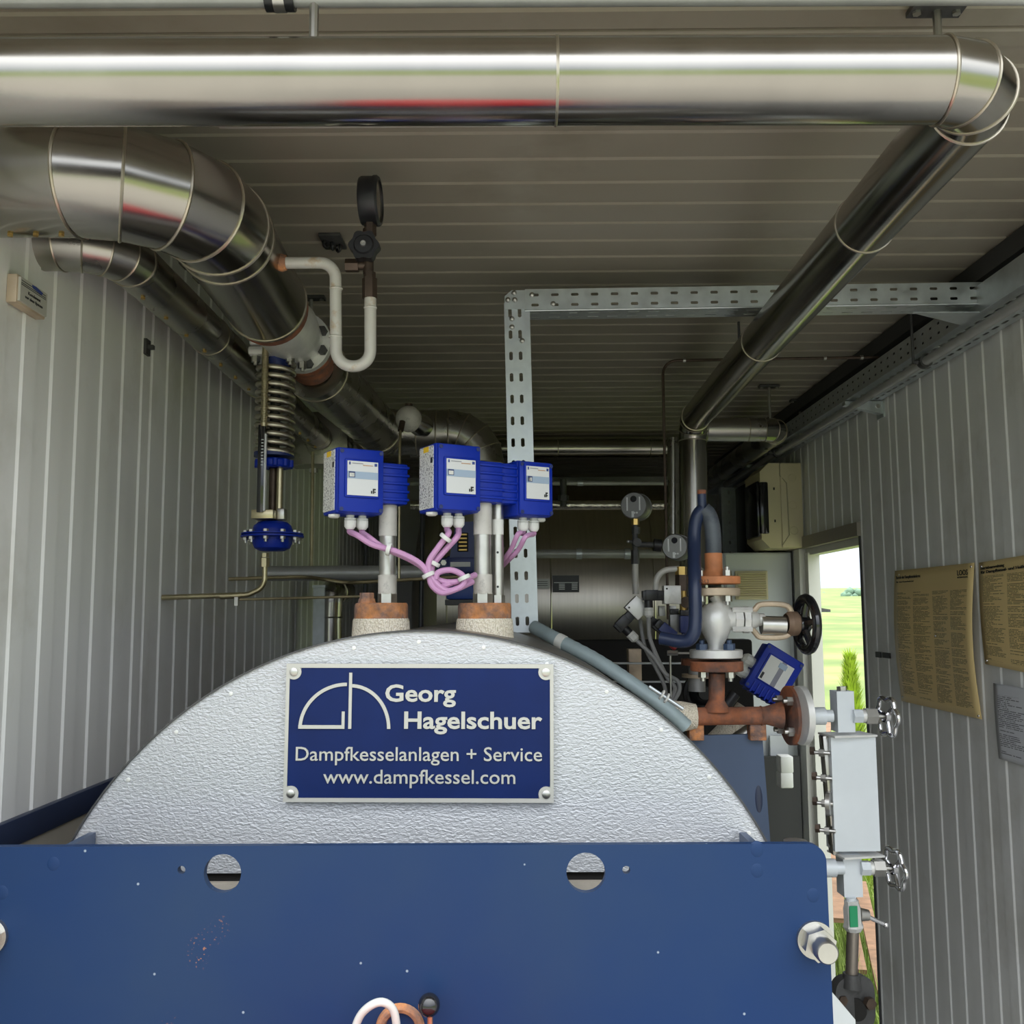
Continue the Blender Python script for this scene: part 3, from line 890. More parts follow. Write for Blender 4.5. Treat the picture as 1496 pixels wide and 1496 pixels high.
# run along the right wall
zt0 = CAMZ + .714
t = thing('cable_tray', 'long perforated cable tray running back along the top of the right wall', 'cable tray', (1.18, 3.0, zt0))
obj('base', B().perf(V((1.118, YF + .1, zt0)), (0, 1, 0), (1, 0, 0), 4.9, .122, [.03, .098], .05, .032, .008), GT, t, thick=.0015)
obj('side', B().perf(V((1.118, YF + .1, zt0)), (0, 1, 0), (0, 0, 1), 4.9, .062, [.018, .044], .05, .016, .007), GT, t, thick=.0015)
obj('splice', B().span((1.112, 2.0, zt0 - .003), (1.117, 2.35, zt0 + .065)), GALV, t)
obj('gusset', B().prism([(0, 0), (.16, 0), (.0, .10)], V((1.112, 2.24, zt0 - .003)), V((-1, 0, 0)), V((0, 1, 0)), V((0, 0, 1)), .003), GALV, t)
for yy in (3.2, 4.6):
    t2 = thing('tray_bracket', ('near' if yy < 4 else 'far') + ' perforated bracket holding the tray on the right wall', 'bracket', (XR, yy, zt0 - .05))
    obj('arm', B().prism([(0, 0), (-.13, 0), (-.13, -.012), (0, -.045)], V((XR, yy, zt0 - .004)), V((1, 0, 0)), V((0, 0, 1)), V((0, 1, 0)), .03), GALV, t2)
    obj('foot', B().span((XR - .006, yy - .01, zt0 - .06), (XR, yy + .05, zt0 + .03)), GALV, t2)
    obj('bolt', B().hex(V((XR - .02, yy - .004, zt0 - .022)), V((XR - .02, yy, zt0 - .022)), .008), ZINC, t2)
# conduit below the tray with clamps
t = thing('conduit', 'dark steel conduit clamped below the right wall tray', 'conduit', (1.14, 3, zt0 - .03))
obj('tube', B().cyl((1.14, YF + .1, zt0 - .022), (1.14, 5.2, zt0 - .022), .0125, seg=20), GREYTUBE, t)
for yy in (2.62, 4.15):
    obj('clamp', B().cyl((1.14, yy - .012, zt0 - .022), (1.14, yy + .012, zt0 - .022), .018, seg=20).hex((1.115, yy, zt0 - .022), (1.12, yy, zt0 - .022), .008), CAST, t)
    obj('clamp_rod', B().cyl((1.108, yy, zt0 - .026), (1.108, yy, HC), .004, seg=8).cyl((1.108, yy, zt0 - .022), (1.14, yy, zt0 - .022), .006, seg=8), CAST, t)
# dark channel between tray and ceiling
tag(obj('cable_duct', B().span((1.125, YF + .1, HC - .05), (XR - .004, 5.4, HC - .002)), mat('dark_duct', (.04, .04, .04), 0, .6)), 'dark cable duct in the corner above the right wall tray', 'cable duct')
# thin tube: along the ceiling, down behind the gauges
g0 = at(1284, 522, 2.95); g1 = at(968, 527, 2.95); g2 = at(976, 905, 2.95)
t = thing('impulse_tube', 'thin dark tube dropping from the ceiling in front of the back tank', 'tube', g2)
obj('tube', B().tube(fillet([g0, g1, g2], .045, 6), .0045, 10), BRONZE, t)
for f in (.08, .25, .52, .9): q = g0.lerp(g1, f); obj('clip', B().cyl(q - V((.004, 0, 0)), q + V((.004, 0, 0)), .0075, seg=12), ZINC, t)

# ================================================================== BOILER
BY = 1.44
bc = at(609, 1512, BY); BR = (at(609, 1512, BY) - at(609, 922, BY)).length
t = thing('steam_boiler', 'large round boiler end clad in stucco-embossed aluminium', 'boiler', (bc.x, BY, 0))
BOIL = t
gapz = at(600, 1277, BY).z
def disc_part(z_lo, z_hi, y0, depth, R):
    pts = []
    n_ = 120
    for k in range(n_):
        a = 2 * PI * k / n_; x, z = R * math.cos(a), R * math.sin(a)
        z = min(max(z, z_lo - bc.z), z_hi - bc.z)
        xm = math.sqrt(max(0, R * R - z * z)); x = max(-xm, min(xm, x)) if abs(R * math.sin(a) - z) < 1e-9 else math.copysign(min(abs(x), xm), x)
        pts.append((x, z))
    # exact chord ends
    if z_lo > bc.z - R:
        zc = z_lo - bc.z; xm = math.sqrt(R * R - zc * zc)
        up = [q for q in pts if q[1] > zc + 1e-6]
        up.sort(key=lambda q: math.atan2(q[1] - R * .9, q[0]))
        arc = []
        a0 = math.atan2(zc, xm); a1 = PI - a0
        arc = [(R * math.cos(a0 + (a1 - a0) * k / 90), R * math.sin(a0 + (a1 - a0) * k / 90)) for k in range(91)]
        pts = arc
    if z_hi < bc.z + R:
        zc = z_hi - bc.z; xm = math.sqrt(R * R - zc * zc)
        a0 = PI - math.atan2(zc, xm); a1 = 2 * PI + math.atan2(zc, xm)
        pts = [(R * math.cos(a0 + (a1 - a0) * k / 110), R * math.sin(a0 + (a1 - a0) * k / 110)) for k in range(111)]
    b = B(); b.prism(pts, V((bc.x, y0, bc.z)), V((1, 0, 0)), V((0, 0, 1)), V((0, 1, 0)), depth)
    return b
obj('front_sheet', disc_part(gapz + .002, bc.z + 2, BY, .012, BR), STUCCO, t)
obj('lower_front', disc_part(bc.z - 2, gapz - .012, BY - .004, .016, BR * .985), CONC, t)
obj('gap', B().cyl(V((bc.x, BY + .013, bc.z)), V((bc.x, BY + .02, bc.z)), BR * .985, seg=96), DARK, t)
obj('edge_trim', B().ring(V((bc.x, BY - .004, bc.z)), (0, 1, 0), BR - .0008, BR + .0016, .03, 128), CAST, t)
obj('jacket', B().lathe(V((bc.x, BY + .02, bc.z)), (0, 1, 0), [(0, BR * .99), (0, BR), (1.8, BR), (1.8, 0)], 128), mat('boiler_jacket', (.30, .28, .25), .8, .4, var=.15, vscale=8), t)
for k in range(15):
    a = math.radians(20 + k * 10)
    q = V((bc.x + math.cos(a) * (BR - .016), BY, bc.z + math.sin(a) * (BR - .016)))
    if q.z > gapz + .02: obj('rivet', B().lathe(q, (0, -1, 0), [(0, .0032), (.001, .003), (.0016, 0)], 10), SILVER, t)

# sockets on the boiler top, wrapped in woven tape
def socket(cx, Y, zc, wpx, label, tlabel, plug=None):
    r = m(wpx, Y) / 2
    top = at(cx, 881, Y).z; base = at(cx, 940, Y).z
    c = at(cx, 900, Y)
    t = thing('boiler_socket', label, 'pipe socket', (c.x, Y, base), 'rusty sockets on the boiler top')
    mid = at(cx, 906, Y).z
    obj('body', B().lathe(V((c.x, Y, base)), (0, 0, 1), [(0, r * .9), (mid - base, r), (top - base - .006, r * 1.0), (top - base - .002, r * .98), (top - base, r * .94), (top - base, 0)], 40), RUSTB, t)
    obj('tape_wrap', B().lathe(V((c.x, Y, base)), (0, 0, 1), [(0, r * .98), (0, r * 1.1), (mid - base - .002, r * 1.06), (mid - base + .003, r * 1.03), (mid - base + .003, r * .98)], 40), WOVEN, t)
    if plug:
        q = V((c.x - r * .52, Y - r * .2, top)); obj('plug', B().lathe(q, (0, 0, 1), [(0, .016), (.008, .014), (.008, .0125), (.018, .0125), (.018, 0)], 6), RUSTB, t)
    return c, top
s1, top1 = socket(557, 1.70, 0, 76, 'rusty socket under the left blue level sensor, woven tape round its foot', '', True)
s2, top2 = socket(708, 1.70, 0, 76, 'rusty socket carrying the two right-hand sensor stems', '')

# ================================================================== LEVEL SENSORS
def gland(b, c, s_=1.0):
    b.lathe(c, (0, 0, -1), [(0, 0), (0, .0085 * s_), (.006 * s_, .0085 * s_), (.006 * s_, .0125 * s_), (.010 * s_, .0125 * s_), (.010 * s_, .011 * s_), (.011 * s_, .0128 * s_), (.024 * s_, .0125 * s_), (.030 * s_, .008 * s_), (.030 * s_, 0)], 10)
YAW = math.radians(31)
def sensor_head(t, mir=1, Hd=.118, sticker=True):
    """local frame: origin on the stem axis at the housing's underside (fin block), x to the right along the front, -y front"""
    Mw = WM[t.name]
    kx, kz = (.93, .95) if mir > 0 else (.80, .95)
    Hd = Hd / .95 * .965
    def L(x, y, z): return Mw @ V((x * mir * kx, y * .93, z * kz))
    R3 = Mw.to_3x3()
    def bx(x0, x1, y0, y1, z0, z1, bev=0.0):
        b = B(); b.box((0, 0, 0), ((x1 - x0) * kx, (y1 - y0) * .93, (z1 - z0) * kz), None, bev)
        c = V(((x0 + x1) / 2 * mir * kx, (y0 + y1) / 2 * .93, (z0 + z1) / 2 * kz))
        bmesh.ops.transform(b.bm, matrix=Mw @ Matrix.Translation(c), verts=b.bm.verts)
        return b
    # fin block on the stem side and main housing
    main = obj('housing', bx(-.118, -.026, -.036, .036, -.022, -.022 + Hd, .004), BLUE, t)
    obj('cover', bx(-.116, -.028, -.044, -.035, -.020, -.024 + Hd, .003), BLUE, t)
    fb = obj('fin_block', bx(-.03, .026, -.034, .034, .0, .076, .003), BLUE, t)
    for k in range(5): obj('fin', bx(-.028, .028, -.038, .038, .006 + k * .015, .011 + k * .015, .0015), BLUE, fb)
    lab = obj('label_frame', bx(-.106, -.038, -.048, -.043, .006, .076, .002), BLUE, t)
    obj('label', bx(-.102, -.042, -.0495, -.047, .010, .072), LABEL, lab)
    obj('band', bx(-.102, -.042, -.0502, -.0490, .040, .053), LABELB, lab)
    def pr(l0, l1, z0, z1, ma, nm='mark'):
        if mir > 0: a_, c_ = -.102 + .06 * l0, -.102 + .06 * l1
        else: a_, c_ = -.042 - .06 * l1, -.042 - .06 * l0
        obj(nm, bx(a_, c_, -.0507, -.0490, z0, z1), ma, lab)
    pr(.04, .24, .042, .0525, BLUED, 'window'); pr(.06, .22, .043, .050, WHITEPL, 'window')
    pr(.77, .805, .0145, .0195, INK); pr(.83, .87, .0145, .0235, INK); pr(.88, .92, .021, .0235, INK); pr(.88, .92, .0165, .0185, INK)
    pr(.05, .09, .065, .070, INKB); pr(.15, .5, .0672, .0684, mat('grey_ink', (.3, .3, .33))); pr(.5, .82, .0645, .0655, mat('orange_ink', (.5, .25, .1))); pr(.88, .96, .0645, .0695, INKB)
    for (x, z) in ((-.111, -.015), (-.034, -.015), (-.111, Hd - .030), (-.034, Hd - .030)):
        b = B(); p = L(x, -.0445, z); dd = R3 @ V((0, -1, 0)); b.lathe(p, dd, [(0, .0035), (.001, .0035), (.001, .002), (.0004, .002), (.0004, 0)], 12); obj('screw', b, BLUED, t)
    if mir > 0:
        st_ = obj('side_label', bx(-.1195, -.1178, -.028, .030, -.016, -.026 + Hd), PRINTS, t)
        obj('sticker', bx(-.1200, -.1190, -.010, .012, Hd - .036, Hd - .026), YELLOW, st_)
        obj('arrow', bx(-.1200, -.1190, -.026, -.018, Hd - .058, Hd - .048), INK, st_)
    gx = (-.078, -.054) if mir > 0 else (-.092, -.064)
    outs = []
    for k, x in enumerate(gx):
        b = B(); p = L(x, -.004, -.022); gland(b, p, .82); obj('cable_gland', b, WHITEPL, t); outs.append(p + V((0, 0, -.023)))
    b = B(); p = L(-.110, -.004, -.022); b.lathe(p, (0, 0, -1), [(0, .010), (.004, .010), (.006, .007), (.006, 0)], 10); obj('blind_plug', b, WHITEPL, t)
    return outs if mir > 0 else outs[::-1]

def printed_side():
    ma, n, l, p = nodes_of('fine_printed_label')
    tc = n.new('ShaderNodeTexCoord')
    t_ = n.new('ShaderNodeTexNoise'); t_.inputs['Scale'].default_value = 420; t_.inputs['Detail'].default_value = 2
    l.new(tc.outputs['Object'], t_.inputs['Vector'])
    r = n.new('ShaderNodeValToRGB'); r.color_ramp.interpolation = 'CONSTANT'
    r.color_ramp.elements[0].color = (.10, .10, .10, 1); r.color_ramp.elements[1].color = (.68, .68, .64, 1); r.color_ramp.elements[1].position = .42
    l.new(t_.outputs['Fac'], r.inputs[0]); l.new(r.outputs[0], p.inputs['Base Color'])
    return ma
PRINTS = printed_side()

def stem(t, c, ztop, zbot, r, kind):
    c = V((c.x, c.y, 0))
    H = ztop - zbot
    P = lambda z: V((c.x, c.y, z))
    if kind == 'wide':
        obj('upper_sleeve', B().cyl(P(ztop - H * .33), P(ztop), r, seg=28), OLDWHITE, t)
        obj('tube', B().cyl(P(zbot + H * .26), P(ztop - H * .33), r * .93, seg=28), ZINC, t)
        obj('lower_sleeve', B().cyl(P(zbot + .016), P(zbot + H * .28), r * 1.02, seg=28), OLDWHITE, t)
        obj('hex_nut', B().hex(P(zbot), P(zbot + .018), r * 1.06), ZINC, t)
    else:
        obj('tube', B().cyl(P(zbot + .01), P(ztop), r, seg=24), ZINC, t)
        obj('label_sleeve', B().cyl(P(zbot + H * .68), P(zbot + H * .83), r * 1.02, seg=24), WHITEPL, t)
        obj('hex_nut', B().hex(P(zbot), P(zbot + .014), r * 1.2), ZINC, t)
        for f in (.16, .5): obj('hole', B().cyl(V((c.x, c.y - r * 1.01, zbot + H * f)), V((c.x, c.y - r * .9, zbot + H * f)), .0022, seg=10), INK, t)

def place_sensor(px, Y, py_bottom, sock_top, r, kind, label, mir=1, Hd=.118):
    c = at(px, py_bottom, Y)
    M_ = Matrix.Translation(c) @ Matrix.Rotation(YAW, 4, 'Z')
    t = thing('level_sensor', label, 'level sensor', c, 'blue level sensors on the boiler', M_)
    stem(t, c, c.z + .004, sock_top, r, kind)
    return sensor_head(t, mir, Hd)
o1 = place_sensor(567, 1.70, 739, top1, m(13, 1.7), 'wide', 'leftmost blue level sensor box on its own stem', 1)
o2 = place_sensor(705, 1.70, 736, top2, m(13.2, 1.7), 'wide', 'middle blue level sensor box, highest of the three, on a wide stem', 1, .122)
o3 = place_sensor(727, 1.72, 738, top2, m(8.5, 1.7), 'thin', 'right blue level sensor box in front of the cable tray, on a thin stem', -1, .104)

# mauve cables
def cable(name, label, pts, r, material, group, n_=6, ties=()):
    t_ = thing(name, label, 'cable', pts[-1], group)
    pts = [V(pts[0]), V(pts[0]) - V((0, 0, .006))] + [V(p) for p in pts[1:]] if name == 'sensor_cable' else pts
    path = smooth_path(pts, n_)
    obj('sheath', B().tube(path, r, 10), material, t_)
    for f in ties:
        i = int(f * (len(path) - 2)); d = path[i + 1] - path[i]
        obj('cable_tie', B().torus(path[i], d, r * 1.9, r * .35, 18, 6, 2.2), WHITEPL, t_)
    return t_
k = .0052
K = lambda px, py, Y=1.63: at(px, py, Y)
gk = 'mauve sensor cables'
cable('sensor_cable', 'mauve cable from the left gland of the leftmost sensor', [o1[0], K(522, 782), K(545, 796), K(580, 806), K(612, 822), K(626, 840), K(631, 855), K(646, 866), K(668, 860), K(690, 850, 1.66)], k, PINK, gk, ties=(.38, .62))
cable('sensor_cable', 'mauve cable from the right gland of the leftmost sensor', [o1[1], K(540, 786, 1.64), K(560, 800, 1.64), K(590, 813, 1.64), K(616, 828, 1.64), K(630, 846, 1.64), K(640, 858, 1.64), K(660, 852, 1.64), K(688, 846, 1.67)], k, PINK, gk)
cable('sensor_cable', 'mauve cable from the left gland of the middle sensor', [o2[0], K(655, 780), K(640, 800), K(627, 820), K(628, 838), K(640, 855), K(655, 863), K(675, 856), K(677, 842), K(660, 833), K(641, 836), K(636, 846)], k, PINK, gk, ties=(.2, .75))
cable('sensor_cable', 'mauve cable from the right gland of the middle sensor', [o2[1], K(668, 784, 1.64), K(650, 804, 1.64), K(632, 826, 1.64), K(634, 842, 1.64), K(650, 850, 1.64), K(672, 849, 1.64), K(694, 840, 1.68)], k, PINK, gk, ties=(.5,))
cable('sensor_cable', 'mauve cable from the left gland of the right sensor', [o3[0], K(757, 780, 1.72), K(748, 800, 1.74), K(738, 815, 1.76), K(728, 826, 1.8)], k * .9, PINK, gk)
cable('sensor_cable', 'mauve cable from the right gland of the right sensor', [o3[1], K(768, 784, 1.72), K(758, 802, 1.74), K(745, 816, 1.76), K(730, 830, 1.8)], k * .9, PINK, gk)

# ================================================================== SIGN ON THE BOILER
SY = BY - .010
s00, s10, s01 = at(413, 1170, SY), at(809, 1171, SY), at(419, 968, SY)
s11 = at(807, 969, SY)
su = ((s10 - s00) + (s11 - s01)).normalized(); sv = V((0, 0, 1)); sv = (sv - su * sv.dot(su)).normalized()
SW = ((s10 - s00).length + (s11 - s01).length) / 2; SH = (s01.z - s00.z + s11.z - s10.z) / 2
so = V(((s00.x + s01.x) / 2, SY, (s00.z + s10.z) / 2 - .0))
t = thing('name_sign', 'blue metal sign with raised grey lettering screwed to the boiler front', 'sign', so + su * SW / 2)
wv = V((0, -1, 0))
SP = lambda a, b_: so + su * (a * SW) + sv * (b_ * SH)
obj('plate', B().prism([(0, 0), (SW, 0), (SW, SH), (0, SH)], so, su, sv, wv, -.008), SIGNG, t)
cr = SH * .085
fld = [(.016 * SW, .035 * SH)]
def notch(cx, cy, a0, a1, n_=8): return [(cx + cr * math.cos(a0 + (a1 - a0) * k / n_), cy + cr * math.sin(a0 + (a1 - a0) * k / n_)) for k in range(n_ + 1)]
mx_, my_ = .013 * SW, .03 * SH
poly = (notch(mx_, my_, PI / 2, 0) + notch(SW - mx_, my_, PI, PI / 2) + notch(SW - mx_, SH - my_, 1.5 * PI, PI) + notch(mx_, SH - my_, 0, -PI / 2))
obj('field', B().prism(poly, so, su, sv, wv, .0012), SIGNB, t)
obj('rim', B().prism([(0, 0), (SW, 0), (SW, my_), (0, my_)], so, su, sv, wv, .0025).prism([(0, SH - my_), (SW, SH - my_), (SW, SH), (0, SH)], so, su, sv, wv, .0025)
    .prism([(0, my_), (mx_, my_), (mx_, SH - my_), (0, SH - my_)], so, su, sv, wv, .0025).prism([(SW - mx_, my_), (SW, my_), (SW, SH - my_), (SW - mx_, SH - my_)], so, su, sv, wv, .0025), SIGNG, t)
for (a, c) in ((.028, .06), (.972, .06), (.028, .94), (.972, .94)):
    q = SP(a, c)
    obj('corner_disc', B().cyl(q, q + wv * .0026, cr * .66, seg=24), SIGNG, t)
    obj('screw', B().lathe(q, wv, [(.0026, .0062), (.0045, .006), (.0055, .0035), (.0055, 0)], 16), ZINC, t)
LD = .0032
# coordinates read off the sign as fractions (x, from the bottom)
def line_text(txt, x0, x1, yb, h, bold):
    text_mesh(txt, 1, SP(x0, yb), su, sv, LD, SIGNG, 'lettering', t, bold, 'LEFT', (x1 - x0) * SW, h * SH)
line_text('Georg', .372, .636, .728, .172, .022)
line_text('Hagelschuer', .444, .958, .532, .172, .022)
line_text('Dampfkesselanlagen + Service', .043, .957, .298, .142, .004)
line_text('www.dampfkessel.com', .147, .858, .135, .142, .004)
def bar(poly): obj('emblem', B().prism([(a * SW, c * SH) for a, c in poly], so, su, sv, wv, LD + .0003), SIGNG, t)
def arcbar(cx, cy, rx, ry, a0, a1, wd, n_=20):
    o_ = [(cx + rx * math.cos(a0 + (a1 - a0) * k / n_), cy + ry * math.sin(a0 + (a1 - a0) * k / n_)) for k in range(n_ + 1)]
    i_ = [(cx + (rx - wd) * math.cos(a0 + (a1 - a0) * k / n_), cy + (ry - wd * SW / SH) * math.sin(a0 + (a1 - a0) * k / n_)) for k in range(n_ + 1)]
    b = B(); b.prism([(p[0] * SW, p[1] * SH) for p in o_ + i_[::-1]], so, su, sv, wv, LD)
    obj('emblem', b, SIGNG, t)
by_ = .527
arcbar(.228, by_, .178, .335, PI, PI / 2, .0125)
bar([(.05, by_), (.222, by_), (.222, by_ + .026), (.05, by_ + .026)])
bar([(.211, by_ + .026), (.222, by_ + .026), (.222, by_ + .125), (.211, by_ + .125)])
bar([(.236, by_), (.2475, by_), (.2475, .935), (.236, .935)])
arcbar(.243, by_, .15, .325, PI / 2, 0, .0125)

# ================================================================== NAVY PLATE IN FRONT
PY = 1.22
def plate():
    zt = at(600, 1235, PY).z; xr = at(1209, 1300, PY).x; xl = -.72; zb = CAMZ - 1.05
    t = thing('front_plate', 'wide navy steel plate across the bottom with round holes', 'steel plate', ((xl + xr) / 2, PY, zb))
    rc = m(24, PY)
    holes = []
    for (px, py, rp) in ((325, 1276, 26), (856, 1275, 27), (265, 1271, 5.5), (915, 1271, 5.5)):
        q = at(px, py, PY); holes.append((q.x, q.z, m(rp, PY)))
    # triangulated outline with holes
    bm = bmesh.new()
    outl = [(xl, zb), (xr + .004, zb), (xr, zt - rc)] + [(xr - rc + rc * math.cos(a), zt - rc + rc * math.sin(a)) for a in [PI / 2 * k / 8 for k in range(1, 9)]] + [(xl, zt)]
    edges = []
    def loop(pts):
        vs = [bm.verts.new((x, PY, z)) for x, z in pts]
        for k in range(len(vs)): edges.append(bm.edges.new((vs[k], vs[(k + 1) % len(vs)])))
    loop(outl)
    for hx, hz_, hr in holes: loop([(hx + hr * math.cos(2 * PI * k / 32), hz_ + hr * math.sin(2 * PI * k / 32)) for k in range(32)])
    bmesh.ops.triangle_fill(bm, use_beauty=True, use_dissolve=False, edges=edges)
    r = bmesh.ops.extrude_face_region(bm, geom=list(bm.faces))
    bmesh.ops.translate(bm, vec=(0, .012, 0), verts=[g for g in r['geom'] if isinstance(g, bmesh.types.BMVert)])
    b = B(); b.bm.free(); b.bm = bm
    obj('sheet', b, PLATE, t, .5)
    # big bolts
    for (px, py) in ((1190, 1372), (-14, 1367)):
        q = at(px, py, PY)
        bt = obj('bolt_washer', B().cyl(q + V((0, .002, 0)), q + V((0, -.006, 0)), m(25, PY), seg=32), ZINC, t)
        obj('nut', B().cyl(q + V((0, -.006, 0)), q + V((0, -.026, 0)), m(22, PY), seg=6, phase=.3), ZINC, bt)
        obj('threaded_end', B().lathe(q + V((0, -.026, 0)), (0, -1, 0), [(0, .0135), (.022, .0135), (.025, .0115), (.025, 0)], 24), ZINC, bt)
    # weld dents
    for (px, py) in ((1106, 1272), (78, 1262), (1188, 1308), (1106, 1242), (3, 1304)):
        q = at(px, py, PY); obj('weld_mark', B().sphere(q + V((0, .0015, 0)), .010, (1, .25, 1.1), 14, 8), PLATE, t)
    # gussets to the boiler
    for (a_, c_, w_) in (((78, 1243), (130, 1216), .0), ((1112, 1246), (1080, 1216), .0)):
        p, q = at(a_[0], a_[1], PY + .012), at(c_[0], c_[1], BY - .004)
        b = B(); b.prism([(0, 0), (q.y - p.y, q.z - p.z), (q.y - p.y, q.z - p.z - .06), (0, -.06)], p, V(((q.x - p.x) / (q.y - p.y), 1, 0)), V((0, 0, 1)), V((1, 0, 0)), .010)
        obj('gusset', b, NAVYB, t)
    return t
plate()
# burner hood below the frame, red, reflected in the pipes above
t = thing('burner', 'red burner housing below the navy plate', 'burner', (-.16, .95, CAMZ - 1.15))
obj('housing', B().box((-.16, .97, CAMZ - .80), (.52, .42, .42), None, .06), REDP, t)
obj('fan_ring', B().torus((-.16, .755, CAMZ - .82), (0, 1, 0), .15, .02, 32, 8), CAST, t)

# lever with ball knob, white hose, rusty boss at the bottom edge
q = at(627, 1468, 1.19)
t = thing('lever', 'short lever with a glossy black ball knob at the bottom edge', 'lever', q - V((0, 0, .1)))
obj('ball_knob', B().sphere(q, m(15, 1.19), (1, 1, 1.03), 28, 18), BLACKG, t)
obj('stem', B().cyl(q - V((-.001, 0, .011)), q - V((-.002, -.006, .10)), .0033, seg=12), mat('copper_rod', (.55, .27, .17), .8, .4), t)
hp = [at(512, 1525, 1.19), at(524, 1488, 1.185), at(540, 1470, 1.18), at(558, 1464, 1.18), at(573, 1473, 1.185), at(579, 1495, 1.19), at(580, 1530, 1.2)]
tag(obj('white_hose', B().tube(smooth_path(hp, 6), .0048, 12), mat('milky_hose', (.62, .62, .58), 0, .35)), 'loop of milky white hose at the bottom edge beside the ball knob', 'hose')
q = at(585, 1502, PY)
tag(obj('rusty_boss', B().torus(q - V((0, .002, 0)), (0, 1, 0), m(27, PY), .006, 32, 8), RUSTB), 'rusty ring behind the white hose loop', 'ring')

# ================================================================== SPRING-LOADED CONTROL VALVE
def spring_valve():
    Y = 2.2; ax = 402
    P = lambda px, py, dy=0.0: at(px, py, Y + dy)
    c = P(ax, 783)
    t = thing('control_valve', 'hanging control valve with steel spring and blue diaphragm head', 'control valve', P(ax, 812))
    cx = P(ax, 600).x
    Pc = lambda py, dx=0.0, dy=0.0: V((cx + dx, Y + dy, P(ax, py).z))
    # valve body between the two ducts
    A = Q2 + QD * .05; C_ = at(441, 502, 2.27)
    obj('body', B().lathe(A, C_ - A, [(0, .062), (.02, .066), ((C_ - A).length * .5, .072), ((C_ - A).length * .8, .060), ((C_ - A).length, .055)], 32), SILVER, t)
    fd = (R1 - R0).normalized(); FC = at(441, 502, 2.27)
    f_o = obj('pipe_flange', B().cyl(FC - fd * .02, FC + fd * .004, .074, seg=40), SILVER, t)
    obj('pipe_flange', B().cyl(FC + fd * .008, FC + fd * .03, .074, seg=40).cyl(FC + fd * .03, R0, .055, seg=32), RUST, t)
    x, y, _ = frame(fd)
    for k_ in range(8):
        a = 2 * PI * (k_ + .5) / 8; q = FC - fd * .02 + (x * math.cos(a) + y * math.sin(a)) * .061
        obj('bolt', B().hex(q - fd * .014, q, .012), CAST, f_o)
    # bonnet flanges
    obj('bonnet', B().box(Pc(506), (.105, .09, .016), None, .004), SILVER, t)
    obj('bonnet', B().box(Pc(519), (.110, .095, .021), None, .006), SILVER, t)
    obj('neck', B().cyl(Pc(522), Pc(540), .031, seg=28), BLUED, t)
    for dx, dy in ((-.040, -.03), (.040, -.03), (-.04, .03), (.055, .03)):
        obj('nut', B().hex(Pc(524, dx, dy), Pc(534, dx, dy), .0105), ZINC, t)
        obj('stud', B().cyl(Pc(532, dx, dy), Pc(538, dx, dy), .005, seg=12), ZINC, t)
    # spring
    n_ = 11; z0, z1 = Pc(533).z, Pc(664).z
    path = []
    N = n_ * 28
    for i in range(N + 1):
        a = 2 * PI * i / 28; path.append(V((cx + .0405 * math.cos(a), Y + .0405 * math.sin(a), z0 + (z1 - z0) * i / N)))
    obj('spring', B().tube(path, .0066, 8), mat('spring_steel', (.50, .46, .38), 1, .32, var=.1, vscale=30), t, 1.2)
    obj('core', B().cyl(Pc(535), Pc(668), .012, seg=16), CAST, t)
    # threaded rod in front, black scale
    rx = P(395, 560).x - cx
    obj('threaded_rod', B().tube([Pc(z, rx, -.05) for z in (514, 560, 600, 629)], .0073, 14), TUBE, t)
    b = B()
    for i in range(46):
        q = Pc(515 + i * 2.4, rx, -.05); b.torus(q, (0, 0, 1), .0073, .0011, 14, 5)
    obj('thread', b, TUBE, t)
    rx2 = P(391, 690).x - cx
    s_ = obj('scale', B().span(Pc(627, rx2 - .009, -.056), Pc(752, rx2 + .006, -.046), .001), BLACKG, t)
    obj('scale_stripe', B().span(Pc(640, rx2 + .006, -.055), Pc(750, rx2 + .0095, -.047)), LABEL, s_)
    for i in range(9): obj('tick', B().span(Pc(648 + i * 4.5, rx2 - .001, -.0566), Pc(649.2 + i * 4.5, rx2 + .004, -.0555)), LABEL, s_)
    # blue notched hand nut
    hn = obj('hand_nut', B().lathe(Pc(684), (0, 0, 1), [(0, .012), (0, .036), (.004, .039), (.016, .039), (.020, .036), (.020, .012)], 32), BLUE, t)
    for k_ in range(10):
        a = 2 * PI * k_ / 10; obj('lug', B().cyl(Pc(683, .039 * math.cos(a), .039 * math.sin(a)), Pc(673, .039 * math.cos(a), .039 * math.sin(a)), .0065, seg=12), BLUE, hn)
    obj('spring_seat', B().cyl(Pc(668), Pc(662), .046, seg=32), BLUED, t)
    # pillars and yoke
    obj('pillar', B().cyl(Pc(684, .014), Pc(748, .014), .0075, seg=16), TUBE, t)
    obj('stem', B().cyl(Pc(684, -.004, .01), Pc(762, -.004, .01), .009, seg=16), BRONZE, t)
    obj('yoke_block', B().box(Pc(754, -.012, -.02), (.050, .06, .021), None, .002), TUBE, t)
    obj('yoke_nut', B().box(Pc(752, .022, -.005), (.018, .03, .026), None, .003), ZINC, t)
    # diaphragm head
    zc = Pc(782).z
    obj('upper_shell', B().lathe(V((cx, Y, zc)), (0, 0, 1), [(.001, .070), (.004, .070), (.005, .046), (.012, .0455), (.022, .042), (.030, .033), (.033, .02), (.033, 0)], 44), BLUE, t)
    obj('lower_shell', B().lathe(V((cx, Y, zc)), (0, 0, -1), [(.001, .071), (.005, .071), (.006, .046), (.018, .045), (.030, .040), (.036, .028), (.037, 0)], 44), BLUE, t)
